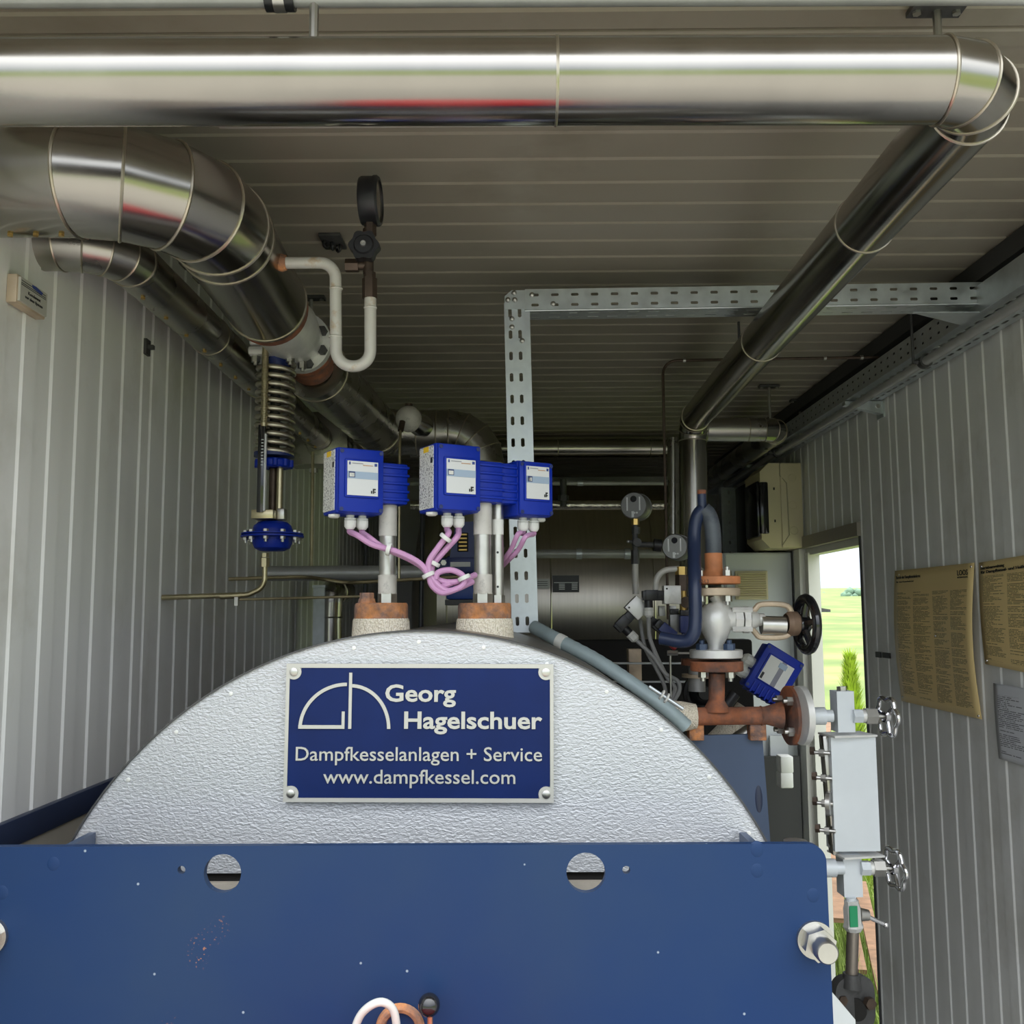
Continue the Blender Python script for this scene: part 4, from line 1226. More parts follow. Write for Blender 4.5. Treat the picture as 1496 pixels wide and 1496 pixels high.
    for k_ in range(10):
        a = 2 * PI * (k_ + .5) / 10; q = V((cx + .060 * math.cos(a), Y + .060 * math.sin(a), zc))
        bt = obj('bolt', B().hex(q + V((0, 0, .004)), q + V((0, 0, .010)), .0065), ZINC, t)
        obj('nut', B().hex(q - V((0, 0, .006)), q - V((0, 0, .012)), .0065).cyl(q - V((0, 0, .012)), q - V((0, 0, .019)), .0035, seg=8), ZINC, bt)
    obj('union', B().hex(Pc(808, -.016), Pc(814, -.016), .009).hex(Pc(815, -.016), Pc(828, -.016), .0105), TUBE, t)
    # control tube to the wall
    tp = [Pc(824, -.016), Pc(858, -.016), at(362, 869, Y), at(226, 873, Y)]
    tp[3].x = XL + .003
    tt = thing('control_tube', 'bent steel tube from the blue diaphragm head to the left wall', 'tube', tp[3])
    obj('tube', B().tube(fillet(tp, .045, 8), .0062, 12), TUBE, tt)
    obj('sleeve', B().cyl(at(322, 871, Y), at(352, 869.6, Y), .0072, seg=12), TUBE, tt)
    q = at(346, 876, Y); obj('clip', B().span(q - V((.004, .006, .014)), q + V((.004, .006, .006))), ZINC, tt)
spring_valve()

# ---- siphon and black pressure gauge
def siphon():
    Y = 1.72
    P = lambda px, py: at(px, py, Y)
    t = thing('siphon_pipe', 'white U-shaped siphon pipe rising to the black gauge', 'pipe', P(515, 540))
    r = m(8.6, Y)
    obj('pipe', B().tube(fillet([P(404, 384), P(490, 384), P(491, 534), P(541, 536), P(541, 434)], [m(24, Y), m(25, Y), m(25, Y)], 10), r, 18), WHITEPIPE, t)
    for (px, py) in ((491, 422), (490, 492), (541, 450)):
        obj('weld', B().torus(P(px, py), (0, 0, 1), r, .0018, 20, 6), WHITEPIPE, t)
    obj('rusty_nipple', B().lathe(P(398, 384), P(490, 384) - P(398, 384), [(-.02, .014), (.004, .0165), (.010, .0145), (.018, .0165), (.026, .014), (.026, 0)], 16), RUSTB, t)
    g = thing('pressure_gauge', 'black round pressure gauge seen edge-on with a star knob valve', 'pressure gauge', P(540, 434))
    obj('union_nut', B().hex(P(540, 436), P(540, 407), m(11, Y)).hex(P(540, 407), P(540, 398), m(9, Y)), BRONZE, g)
    obj('valve_body', B().cyl(P(538, 400), P(538, 335), m(8, Y), seg=16).hex(P(505, 388), P(524, 388), m(10, Y)).cyl(P(520, 388), P(540, 388), m(7, Y), seg=12), BRONZE, g)
    q = P(535, 366) + V((0, -.03, 0))
    pts = []
    for i in range(48):
        a = 2 * PI * i / 48; rr = m(21, Y) * (1 + .09 * math.cos(6 * a)); pts.append((rr * math.cos(a), rr * math.sin(a)))
    kn = obj('star_knob', B().prism(pts, q, (1, 0, 0), (0, 0, 1), (0, 1, 0), .022), BLACK, g)
    obj('knob_hub', B().lathe(q, (0, -1, 0), [(0, m(15, Y)), (.004, m(13, Y)), (.005, 0)], 24), BLACK, kn)
    obj('hub_screw', B().lathe(q, (0, -1, 0), [(.005, .006), (.008, .005), (.008, .003), (.006, .003), (.006, 0)], 14), ZINC, kn)
    obj('knob_stem', B().cyl(q + V((0, .02, 0)), q + V((0, .035, 0)), .008, seg=14), BRONZE, g)
    obj('gauge_neck', B().hex(P(541, 345), P(541, 325), m(9, Y)), BRONZE, g)
    # gauge case: axis mostly to the right, a little to the viewer
    c = P(539, 294); ax = V((1.0, -.02, 0)).normalized(); R = m(36, Y)
    obj('case', B().lathe(c - ax * .015, ax, [(0, 0), (0, R * .95), (.004, R), (.026, R), (.026, 0)], 40), BLACK, g)
    obj('bezel', B().lathe(c - ax * .015, ax, [(.026, R * 1.03), (.032, R * 1.03), (.036, R * .96), (.036, R * .88), (.030, R * .88)], 40), BLACK, g)
    obj('dial_glass', B().cyl(c + ax * .014, c + ax * .018, R * .9, seg=40), mat('brownish_glass', (.10, .085, .07), 0, .1), g)
siphon()

# ---- white ball vessel with a tube
q = at(597, 612, 2.9)
t = thing('ball_vessel', 'small white ball vessel above the left blue sensor', 'vessel', q - V((0, 0, .04)))
ax = V((.62, .75, -.22)).normalized(); r = m(19, 2.9)
obj('ball', B().sphere(q, r, (1, 1, 1.02), 28, 18), OLDWHITE, t)
obj('tail', B().lathe(q, ax, [(r * .6, r * .8), (r * 1.3, r * .9), (r * 2.0, r * .72), (r * 2.2, r * .4), (r * 2.2, 0)], 28), STEELD, t)
obj('cap', B().cyl(q + V((0, 0, r * .95)), q + V((.0, 0, r * 1.18)), r * .3, seg=12), BRONZE, t)
u0 = at(588, 616, 2.82)
obj('union', B().cyl(u0, u0 + V((-.004, -.012, -.03)), .009, seg=12), BRONZE, t)
obj('drain_tube', B().tube([u0 + V((-.004, -.01, -.02)), at(584, 650, 2.8), at(583, 800, 2.8), at(583, 850, 2.8)], .0042, 10), TUBE, t)

# ---- tubes and pipes crossing low on the left
A, C_ = at(388, 838, 2.9), at(680, 836, 3.0)
tag(obj('return_pipe', B().cyl(A, C_, m(10.5, 2.95), seg=24), GREYTUBE), 'grey pipe lying crosswise behind the left sensor stem', 'pipe')
t = thing('brass_tube', 'upper brass-coloured tube crossing from the left wall', 'tube', at(334, 846, 2.6), 'brass tubes behind the boiler')
pp = [at(334, 846, 2.60), at(436, 843, 2.65), at(470, 846, 2.7), at(505, 851, 2.72), at(540, 850, 2.75), at(700, 841, 2.8)]
obj('tube', B().tube(smooth_path(pp, 5), .0052, 10), TUBE, t)
t = thing('brass_tube', 'lower thin tube running level from the tube clip to the rusty plug', 'tube', at(350, 874, 2.45), 'brass tubes behind the boiler')
obj('tube', B().tube([at(345, 876, 2.45), at(540, 871, 2.5)], .0036, 10), TUBE, t)
t = thing('vertical_tube', 'tall upright brass-coloured tube by the left wall', 'tube', at(455, 838, 3.1))
obj('tube', B().cyl(at(457, 660, 3.1), at(455, 838, 3.1), .005, seg=10), TUBE, t)
obj('clip', B().span(at(452, 684, 3.1), at(462, 690, 3.1) + V((0, .02, 0))), ZINC, t)
# strut post and small flue
A, C_ = at(462, 856, 3.5), at(473, 950, 3.5)
t = thing('strut_post', 'grey strut post left of the small steel flue', 'post', (A.x, 3.5, 1.3))
obj('post', B().span((A.x, 3.5, C_.z - .3), (C_.x, 3.52, A.z)).span((A.x - .012, 3.51, C_.z - .3), (A.x, 3.53, A.z - .004)), GALV, t)
obj('cap', B().span((A.x - .012, 3.49, A.z - .006), (C_.x + .004, 3.55, A.z + .003)), GALV, t)
A = at(482, 960, 3.55); r = m(17, 3.55)
t = thing('flue_pipe', 'small shiny steel flue elbow behind the boiler on the left', 'flue pipe', A)
obj('lower_pipe', B().cyl(A - V((0, 0, .2)), at(482, 902, 3.55), r, seg=32), STEEL, t)
obj('upper_pipe', B().cyl(at(482, 902, 3.55), at(483, 880, 3.55), r * 1.02, seg=32), STEEL, t)
obj('bead', B().torus(at(482, 902, 3.55), (0, 0, 1), r * 1.02, .003, 32, 6), STEELD, t)
e0 = at(483, 882, 3.55)
obj('elbow', B().tube(fillet([e0, e0 + V((0, 0, .045)), e0 + V((.01, .22, .05))], .03, 4), r, 28), STEELD, t, .3)
obj('bead', B().torus(e0 + V((.004, .07, .045)), V((.1, 1, .1)), r * 1.02, .003, 32, 6), SEAM, t)
# black upright hoses behind the sensors
for px, lab in ((532, 'left black hose standing behind the left sensor stem'), (614, 'black hose standing between the two wide sensor stems')):
    tag(obj('black_hose', B().tube(smooth_path([at(px, 960, 3.0), at(px + 2, 850, 3.0), at(px + 4, 700, 3.05)], 4), .008, 10), BLACK), lab, 'hose')

# ================================================================== BACK TANK
def tank():
    cy, R = 4.85, .62
    zc = at(760, 885, cy).z
    x0, x1 = at(640, 880, 4.3).x, at(1000, 880, 4.3).x
    t = thing('feedwater_tank', 'large brushed steel tank lying across the back', 'tank', (.3, cy, zc - R))
    obj('shell', B().lathe(V((x0, cy, zc)), (1, 0, 0), [(-.16, 0), (-.155, R * .35), (-.12, R * .7), (-.06, R * .92), (0, R), (x1 - x0, R), (x1 - x0 + .1, R * .8), (x1 - x0 + .15, 0)], 80), TANKM, t)
    for px in (593 + 60, 805, 956):
        x = at(px, 880, 4.25).x
        obj('seam', B().torus((x, cy, zc), (1, 0, 0), R, .004, 80, 6), TANKM, t)
    # plates: on the curved shell
    def onshell(px, py):
        d = ray(px, py); o = V((0, 0, CAMZ)) - V((0, cy, zc))
        a_ = d.y ** 2 + d.z ** 2; b_ = 2 * (o.y * d.y + o.z * d.z); c_ = o.y ** 2 + o.z ** 2 - R * R
        s_ = (-b_ - math.sqrt(max(0, b_ * b_ - 4 * a_ * c_))) / (2 * a_)
        return V((0, 0, CAMZ)) + d * s_
    for (xa, ya, xb, yb, ma, nm) in ((807, 841, 846, 865, BLACK, 'type_plate'), (783, 846, 803, 860, GREYTUBE, 'maker_plate')):
        a_, c_ = onshell(xa, ya), onshell(xb, yb)
        pl = obj(nm, B().span((a_.x, min(a_.y, c_.y) - .008, c_.z), (c_.x, min(a_.y, c_.y) - .003, a_.z)), ma, t)
        yy = min(a_.y, c_.y) - .009; w_, h_ = c_.x - a_.x, a_.z - c_.z
        if nm == 'type_plate':
            obj('printed_line', B().span((a_.x + w_ * .05, yy, a_.z - h_ * .45), (c_.x - w_ * .05, yy + .001, a_.z - h_ * .41)), LABEL, pl)
            for i in range(4):
                for xo in (.24, .72): obj('printed_field', B().span((a_.x + w_ * xo, yy, a_.z - h_ * (.55 + .1 * i)), (a_.x + w_ * (xo + .22), yy + .001, a_.z - h_ * (.5 + .1 * i))), LABEL, pl)
        else:
            for i in range(3): obj('printed_line', B().span((a_.x + w_ * .1, yy, a_.z - h_ * (.3 + .2 * i)), (c_.x - w_ * .15, yy + .001, a_.z - h_ * (.25 + .2 * i))), INK, pl)
tank()
for (ya, za, r_, ma, lab) in ((4.1, 809, 8, GREYTUBE, 'dark pipe running in front of the steel tank with a clip'), (4.15, 738, 8.5, FOIL, 'foil-wrapped pipe crossing above the steel tank'), (4.12, 706, 4, GREYTUBE, 'thin steel pipe crossing high above the steel tank')):
    A, C_ = at(600 if za != 809 else 780, za, ya), at(1000, za, ya)
    t = thing('crossing_pipe', lab, 'pipe', (A + C_) / 2)
    b = B(); b.tube([A.lerp(C_, i / 40) for i in range(41)], m(r_, ya) * .8, 16)
    obj('pipe', b, ma, t)
    for f in (.3, .62) if za != 738 else (): q = A.lerp(C_, f); obj('clip', B().cyl(q - V((.012, 0, 0)), q + V((.012, 0, 0)), m(r_, ya) * 1.0, seg=16), GALV, t)
A, C_ = at(823, 700, 4.08), at(823, 740, 4.08)
tag(obj('connecting_pipe', B().cyl(A, C_, .014, seg=14).hex(at(823, 724, 4.08), at(823, 732, 4.08), .024), CAST), 'short vertical pipe joining the thin pipe to the foil-wrapped pipe', 'pipe')

# blue pump/actuator behind the middle stems
def blue_drive():
    Y = 2.9
    P = lambda px, py, dy=0: at(px, py, Y + dy)
    t = thing('valve_actuator', 'dark blue drive unit behind the mauve cable loop', 'actuator', P(672, 880))
    A, C_ = P(652, 838), P(700, 768)
    obj('housing', B().span((A.x, Y, A.z), (C_.x, Y + .14, P(0, 815).z), .008), BLUED, t)
    bd = B(); u = C_.x - A.x; h = P(0, 766).z - P(0, 818).z
    bd.prism([(u * .1, 0), (u * .95, 0), (u * .85, h), (u * .3, h)], V((A.x, Y - .003, P(0, 818).z)), (1, 0, 0), (0, 0, 1), (0, 1, 0), .10)
    obj('bracket', bd, BLUED, t)
    w0 = P(668, 806, -.01); w1 = P(684, 778, -.01)
    obj('spring_window', B().span((w0.x, Y - .006, w0.z), (w1.x, Y, w1.z), .002), DARK, t)
    for i in range(5):
        z = w0.z + (w1.z - w0.z) * (i + .5) / 5; obj('coil', B().span((w0.x + .004, Y - .010, z - .003), (w1.x - .004, Y - .005, z + .003), .001), BRASS, t)
    a, c = P(658, 828, -.004), P(687, 821, -.004)
    obj('rating_plate', B().span((a.x, Y - .006, a.z), (c.x, Y, c.z)), GREYTUBE, t)
    obj('side_lug', B().span(P(637, 835), P(654, 815) + V((0, .06, 0)), .004), BLUED, t)
    obj('bolt', B().hex(P(648, 822, -.004), P(648, 822, -.016), .009), ZINC, t)
    a, c = P(652, 876), P(700, 852)
    obj('foot', B().span((a.x, Y, a.z), (c.x, Y + .14, c.z), .006), mat('mid_blue_enamel', (.02, .06, .28), 0, .4), t)
    obj('base', B().span(P(650, 884), P(702, 876) + V((0, .15, 0))), CAST, t)
blue_drive()

# ================================================================== FLEXIBLE CONDUIT ON THE BOILER
pts = [at(780, 916, 2.2), at(815, 935, 2.14), at(870, 964, 2.1), at(925, 1000, 2.06), at(975, 1037, 2.03), at(1003, 1062, 2.03)]
path = smooth_path(pts, 10)
t = thing('flexible_conduit', 'grey-green ribbed conduit running down over the boiler shoulder', 'conduit', pts[-1])
rad = [m(10, 2.08) * (1 + .05 * (i % 2)) for i in range(len(path))]
obj('sheath', B().tube(path, rad, 20), FLEX, t)
dd = path[12] - path[10]
obj('marker_sleeve', B().cyl(path[10], path[12], m(11, 2.08), seg=20), WHITEPL, t)

# ================================================================== RUSTY TEE, STOP VALVE, INVERTED U
VY = 2.1
vp = lambda px, py, dy=0.0: at(px, py, VY + dy)
mv = lambda px: m(px, VY)
def flange(parent, c, d, rpx, tpx, material, name='flange', bolts=4, bolt_side=0, boltm=None, rb=.72, ph=.4, nutr=6.5):
    d = V(d).normalized(); T = mv(tpx); R = mv(rpx)
    f = obj(name, B().lathe(c - d * T / 2, d, [(0, 0), (0, R * .96), (T * .08, R), (T * .92, R), (T, R * .96), (T, 0)], 48), material, parent)
    x, y, _ = frame(d)
    for k_ in range(bolts):
        a = ph + 2 * PI * k_ / bolts; q = c + (x * math.cos(a) + y * math.sin(a)) * R * rb
        e = q + d * bolt_side * (T / 2)
        obj('bolt', B().hex(e, e + d * bolt_side * mv(8), mv(nutr)).cyl(e, e + d * bolt_side * mv(13), mv(3.3), seg=10), boltm or ZINC, f)
    return f
# tee
t = thing('tee_pipe', 'rust-brown tee pipe coming out of the boiler shoulder', 'pipe', vp(1075, 1075))
TEE = t
h0, h1 = vp(985, 1047), vp(1142, 1045)
obj('run', B().cyl(h0, h1, mv(12.5), seg=28), RUST, t)
obj('branch', B().cyl(vp(1047, 1045), vp(1047, 984), mv(11.3), seg=28), RUST, t)
obj('weld_saddle', B().lathe(vp(1047, 1034), (0, 0, 1), [(-.008, mv(19)), (.003, mv(16)), (.012, mv(12.5)), (.016, mv(11.3))], 28), RUST, t)
obj('weld', B().torus(vp(1112, 1045.5), h1 - h0, mv(12.5), .002, 28, 6), RUST, t)
obj('neck', B().cyl(vp(1118, 1045), vp(1142, 1045), mv(12.5), mv(19), seg=28), RUST, t)
flange(t, vp(1156, 1045), (1, .08, 0), 41, 11, RUST, bolts=4, bolt_side=-1, ph=.75)
flange(t, vp(1047, 973), (0, 0, 1), 37, 14, RUST, bolts=4, bolt_side=-1, ph=.55)
obj('tape_wrap', B().lathe(vp(965, 1047), h1 - h0, [(0, mv(24)), (mv(30), mv(21)), (mv(50), mv(17)), (mv(51), mv(12.5))], 32), WOVEN, t)
# bracket plate beneath with two rusty tabs
t = thing('bracket_plate', 'slate-blue steel plate below the rusty tee with two rusty tabs', 'steel plate', vp(1070, 1240))
a_ = [vp(1000, 1077), vp(1117, 1074), vp(1130, 1245), vp(1000, 1245)]
o_ = a_[3]; X_ = V((1, 0, 0)); Z_ = V((0, 0, 1))
obj('sheet', B().prism([((q - o_).x, (q - o_).z) for q in (a_[3], a_[2], a_[1], a_[0])] + [(-.2, (a_[0] - o_).z), (-.2, 0)], o_ + V((0, .02, 0)), X_, Z_, V((0, 1, 0)), .012), NAVYB, t)
for x0, x1 in ((1007, 1028), (1096, 1119)):
    p, q = vp(x0, 1082), vp(x1, 1052)
    obj('tab', B().span((p.x, VY - .002, p.z), (q.x, VY + .03, q.z), .002), RUSTB, t)
q = vp(1112, 1170)
obj('paint_run', B().sphere(q + V((0, .021, 0)), .010, (.9, .25, 3.2), 14, 10), NAVYD, t)

# stop valve
t = thing('stop_valve', 'silver globe valve with a black handwheel on the rusty tee', 'valve', vp(1047, 965))
flange(t, vp(1046, 955), (0, 0, 1), 37, 12, SILVER, bolts=4, bolt_side=1, boltm=NAVYB, ph=.55, nutr=8)
flange(t, vp(1043, 865), (0, 0, 1), 36.5, 11, PALEF, bolts=4, bolt_side=-1, ph=.55)
obj('body', B().tube([vp(1046, 950), vp(1046, 940), vp(1046, 925), vp(1045, 905), vp(1048, 890), vp(1052, 878), vp(1045, 868)], [mv(11), mv(11.5), mv(19), mv(25), mv(20), mv(12), mv(11)], 28), SILVER, t, 1.0)
obj('bulge', B().sphere(vp(1040, 905), mv(20), (1, .95, 1.1), 24, 16), SILVER, t)
bo = obj('bonnet_flange', B().cyl(vp(1072, 905), vp(1083, 905), mv(18), seg=8), SILVER, t)
obj('throat', B().cyl(vp(1050, 903), vp(1075, 905), mv(21), mv(14), seg=24), SILVER, t)
obj('bonnet_flange', B().cyl(vp(1085, 905.5), vp(1094, 905.5), mv(19), seg=8), SILVER, t)
for dz, dy in ((-14, -.02), (14, -.02), (-14, .02), (14, .02)):
    p = vp(1070, 905 + dz, dy); q = vp(1099, 905 + dz, dy); obj('bonnet_bolt', B().hex(p, q, mv(4)), SILVER, bo)
obj('gland_neck', B().lathe(vp(1094, 905.5), (1, .12, 0), [(0, mv(14)), (mv(10), mv(12)), (mv(14), mv(9)), (mv(22), mv(9)), (mv(22), 0)], 24), SILVER, t)
obj('gland_sleeve', B().cyl(vp(1112, 913), vp(1147, 914), mv(13), seg=28), ZINC, t)
for s_ in (-1, 1):
    pa = [vp(1096, 907 + s_ * 8, -.0), vp(1104, 907 + s_ * 18), vp(1112, 907 + s_ * 24), vp(1140, 907 + s_ * 24), vp(1153, 907 + s_ * 19), vp(1158, 909 + s_ * 6)]
    obj('yoke_arm', B().tube(smooth_path(pa, 5), mv(4.2), 10), PALEF, t)
obj('yoke_hub', B().lathe(vp(1148, 911), (1, .12, 0), [(0, mv(14)), (mv(6), mv(18)), (mv(16), mv(17)), (mv(20), mv(12)), (mv(20), 0)], 24), mat('brown_hub', (.24, .16, .11), .4, .5, var=.3, vscale=25), t)
hc = vp(1178, 912); hd = V((.993, .12, 0)).normalized()
hw = obj('handwheel', B().torus(hc, hd, mv(36), mv(7.5), 44, 10, .85), BLACKG, t)
obj('hub', B().lathe(hc - hd * .03, hd, [(0, mv(8)), (.02, mv(12)), (.034, mv(12)), (.042, mv(6)), (.042, 0)], 20), BLACKG, hw)
x, y, _ = frame(hd)
for k_ in range(5):
    a = 2 * PI * k_ / 5 + .5; e = x * math.cos(a) + y * math.sin(a)
    obj('spoke', B().cyl(hc - hd * .006 + e * mv(8), hc + e * mv(36), mv(5.5), mv(4.5), seg=10), BLACKG, hw)

# inverted U pipe on top
t = thing('u_bend_pipe', 'blue-black inverted U pipe with an orange primed foot', 'pipe', vp(1043, 855))
flange(t, vp(1043, 848), (0, 0, 1), 37, 11, ORANGE, bolts=4, bolt_side=1, ph=.55, nutr=6)
text_mesh('639712-L3', 1, vp(1008, 852.2, -mv(37) * .98 + .0), V((1, -.45, 0)), (0, 0, 1), .0006, INK, 'stamped_number', t, 0, 'LEFT', mv(26), mv(7))
obj('foot', B().lathe(vp(1043, 843), (0, 0, 1), [(0, mv(20)), (mv(5), mv(16)), (mv(12), mv(12.5)), (mv(34), mv(12.5))], 28), ORANGE, t)
pa = [vp(1042, 812), vp(1042, 790), vp(1040, 768), vp(1035, 752), vp(1027, 744), vp(1020, 752), vp(1015, 770), vp(1014, 800, -.01), vp(1015, 850, -.05), vp(1016, 905, -.06)]
obj('right_leg', B().tube(smooth_path(pa[:5], 6), mv(11.5), 22), mat('scorched_blue_grey', (.10, .115, .135), .1, .5, var=.2, vscale=18, col2=(.035, .045, .07), c2amt=.4, c2scale=12), t)
obj('left_leg', B().tube(smooth_path(pa[4:] + [vp(1012, 928, -.06), vp(998, 937, -.05), vp(965, 932, -.03)], 6), mv(9.3), 22), PIPEBLUE, t)
obj('vent_stub', B().cyl(vp(1026, 745), vp(1025, 722), mv(6.5), seg=18), PIPEBLUE, t)
obj('stub_end', B().cyl(vp(1025, 722), vp(1025, 716), mv(6.3), seg=18), RUST, t)

# ================================================================== LEVEL GAUGE BY THE DOORWAY
def handwheel(parent, c, d, R, n_=6):
    d = V(d).normalized(); x, y, _ = frame(d)
    pts = []
    for i in range(72):
        a = 2 * PI * i / 72; rr = R * (1 + .10 * math.cos(n_ * a)); pts.append(c + (x * math.cos(a) + y * math.sin(a)) * rr)
    b = B(); b.tube(pts + [pts[0]], R * .14, 10, False)
    w_ = obj('handwheel', b, CHROME, parent, 1.0)
    obj('hub', B().lathe(c - d * .008, d, [(0, R * .3), (.010, R * .3), (.014, R * .15), (.014, 0)], 16), CHROME, w_)
    for k_ in range(3):
        a = 2 * PI * k_ / 3 + .3; e = x * math.cos(a) + y * math.sin(a); obj('spoke', B().cyl(c + e * R * .2, c + e * R * .95, R * .12, seg=8), CHROME, w_)
    return w_
GY = 2.06
gp = lambda px, py, dy=0.0: at(px, py, GY + dy)
t = thing('level_gauge', 'grey water level gauge with two chrome handwheels beside the doorway', 'level gauge', gp(1250, 1360))
flange(t, gp(1171, 1045), (1, .08, 0), 40, 10, SILVER, bolts=0)
obj('connection', B().cyl(gp(1180, 1046), gp(1205, 1046), mv(12), seg=24).cyl(gp(1203, 1046), gp(1216, 1046), mv(8.5), seg=24), GAUGEP, t)
def block(x0, x1, y0, y1, lean, dep, nm, material=GAUGEP):
    a, c = gp(x0, y1), gp(x1, y0)
    w_, h_ = c.x - a.x, c.z - a.z
    b = B(); b.prism([(0, 0), (w_, 0), (w_ - lean, h_), (-lean, h_)], a, (1, 0, 0), (0, 0, 1), (0, 1, 0), dep)
    # turned a little so that the left flank shows
    bmesh.ops.rotate(b.bm, cent=(a + c) / 2 + V((0, dep / 2, 0)), matrix=Matrix.Rotation(.04, 3, 'Z'), verts=b.bm.verts)
    return obj(nm, b, material, t)
block(1224, 1247, 1010, 1070, .0, .042, 'upper_valve_block')
obj('top_plug', B().hex(gp(1230, 1011, .02), gp(1229.5, 1003, .02), mv(7)), ZINC, t)
obj('cover_plate', B().box(gp(1238, 1073, .02), (mv(64), .07, .004), Matrix.Rotation(.2, 3, 'Z')), SILVER, t)
block(1219, 1279, 1077, 1244, .0, .050, 'body')
obj('glass_flank', B().box(gp(1211, 1160, .025), (mv(9), .03, mv(160)), Matrix.Rotation(-.05, 3, 'Y'), .002), STEELD, t)
obj('cover_plate', B().box(gp(1250, 1247, .02), (mv(60), .07, .004), Matrix.Rotation(.2, 3, 'Z')), SILVER, t)
for (px, py, big) in ((1205, 1100, 0), (1208, 1137, 0), (1209, 1174, 1), (1213, 1214, 0)):
    q = gp(px, py, .0)
    if big: obj('clamp_disc', B().cyl(q + V((-.002, 0, 0)), q + V((.006, -.004, 0)), mv(16), seg=28), ZINC, t)
    st_ = obj('clamp_stud', B().cyl(q + V((-.022, .012, 0)), q + V((.010, -.004, 0)), .004, seg=10), ZINC, t)
    obj('nut', B().hex(q + V((-.010, .006, 0)), q + V((-.001, .001, 0)), mv(5.5)), ZINC, st_)
    obj('nut', B().hex(q + V((-.026, .015, .003)), q + V((-.018, .011, .003)), mv(6)), BRONZE, st_)
block(1233, 1258, 1249, 1311, .0, .042, 'lower_valve_block')
obj('connection', B().cyl(gp(1196, 1268), gp(1220, 1268), mv(12), seg=24).cyl(gp(1218, 1268), gp(1232, 1268), mv(8.5), seg=24), GAUGEP, t)
for (x0, yc, wx) in ((1246, 1046, 1296), (1257, 1268, 1307)):
    obj('gland_nut', B().hex(gp(x0, yc), gp(x0 + 13, yc), mv(10)), GAUGEP, t)
    obj('gland_nut', B().cyl(gp(x0 + 13, yc), gp(x0 + 19, yc), mv(9), seg=20), SILVER, t)
    obj('gland_nut', B().hex(gp(x0 + 18, yc), gp(x0 + 34, yc), mv(11.5)), ZINC, t)
    obj('spindle', B().cyl(gp(x0 + 33, yc), gp(wx + 4, yc + 1), mv(3), seg=12), ZINC, t)
    handwheel(t, gp(wx, yc + 1), (.98, .19, .05 if yc > 1100 else 0), mv(25))
# drain cock, pipe
obj('drain_union', B().cyl(gp(1243, 1311), gp(1244, 1322), mv(7), seg=20), GAUGEP, t)
ck = obj('drain_cock', B().lathe(gp(1247, 1360), gp(1244, 1320) - gp(1247, 1360), [(0, mv(10)), (mv(6), mv(14)), (mv(12), mv(12)), (mv(30), mv(12)), (mv(36), mv(10)), (mv(40), mv(10)), (mv(40), 0)], 8), SILVER, t)
q = gp(1247, 1339, -mv(13)); obj('tag', B().box(q, (mv(11), .003, mv(27)), Matrix.Rotation(.1, 3, 'Z')), GREEN, ck)
obj('cock_boss', B().cyl(gp(1256, 1336), gp(1269, 1337), mv(9), mv(7), seg=18), ZINC, ck)
obj('cock_lever', B().tube(smooth_path([gp(1266, 1338), gp(1278, 1344), gp(1294, 1351)], 4), mv(3), 10), CHROME, ck)
obj('lever_tip', B().sphere(gp(1294, 1351), mv(4.5)), CHROME, ck)
obj('drain_pipe', B().cyl(gp(1246, 1360), gp(1244, 1425), mv(8), seg=20), mat('old_steel_pipe', (.25, .22, .19), .8, .45, var=.15, vscale=14), t)
# cast elbow with oval flange at the bottom
t = thing('cast_fitting', 'dark cast iron flanged fitting at the bottom right', 'pipe fitting', gp(1246, 1520))
obj('socket', B().cyl(gp(1244, 1422), gp(1244, 1442), mv(11), mv(13), seg=24), CAST, t)
b = B(); fc = gp(1250, 1468)
pts = [(mv(30) * math.copysign(abs(math.cos(a)) ** .6, math.cos(a)), mv(36) * math.copysign(abs(math.sin(a)) ** .6, math.sin(a))) for a in [2 * PI * k_ / 40 for k_ in range(40)]]
b.prism(pts, fc, V((1, .25, 0)).normalized(), (0, 0, 1), V((-.25, 1, 0)).normalized(), .022)
obj('flange', b, CAST, t)
obj('bore', B().cyl(fc + V((-.002, -.001, -mv(6))), fc + V((.001, .004, -mv(6))), mv(15), seg=24), DARK, t)
q = gp(1268, 1464, -.004); obj('bolt', B().hex(q, q + V((.003, -.012, 0)), mv(8)), BRONZE, t)
q = gp(1228, 1460, -.0); obj('bolt', B().hex(q, q + V((.003, -.010, 0)), mv(7)), BRONZE, t)
# pale grey enclosure corner
q = at(1216, 1490, 1.75)
b = B(); b.prism([(-.1, .055), (.002, .055), (.04, .01), (.04, -.12), (-.1, -.12)], q - V((0, 0, .01)), (1, 0, 0), (0, 0, 1), (0, 1, 0), .08)
tag(obj('junction_enclosure', b, CABGREY), 'pale grey enclosure corner poking out behind the navy plate', 'enclosure')
q = at(1162, 1237, 1.6)
t = thing('pipe_stub', 'capped metal stub just behind the plate near its rounded corner', 'pipe stub', q - V((0, 0, .05)))
obj('stub', B().cyl(q - V((0, 0, .08)), q + V((0, 0, .005)), m(17, 1.6), seg=28), PALEF, t)
obj('cap', B().cyl(q + V((0, 0, .005)), q + V((0, 0, .010)), m(16, 1.6), seg=28), ZINC, t)

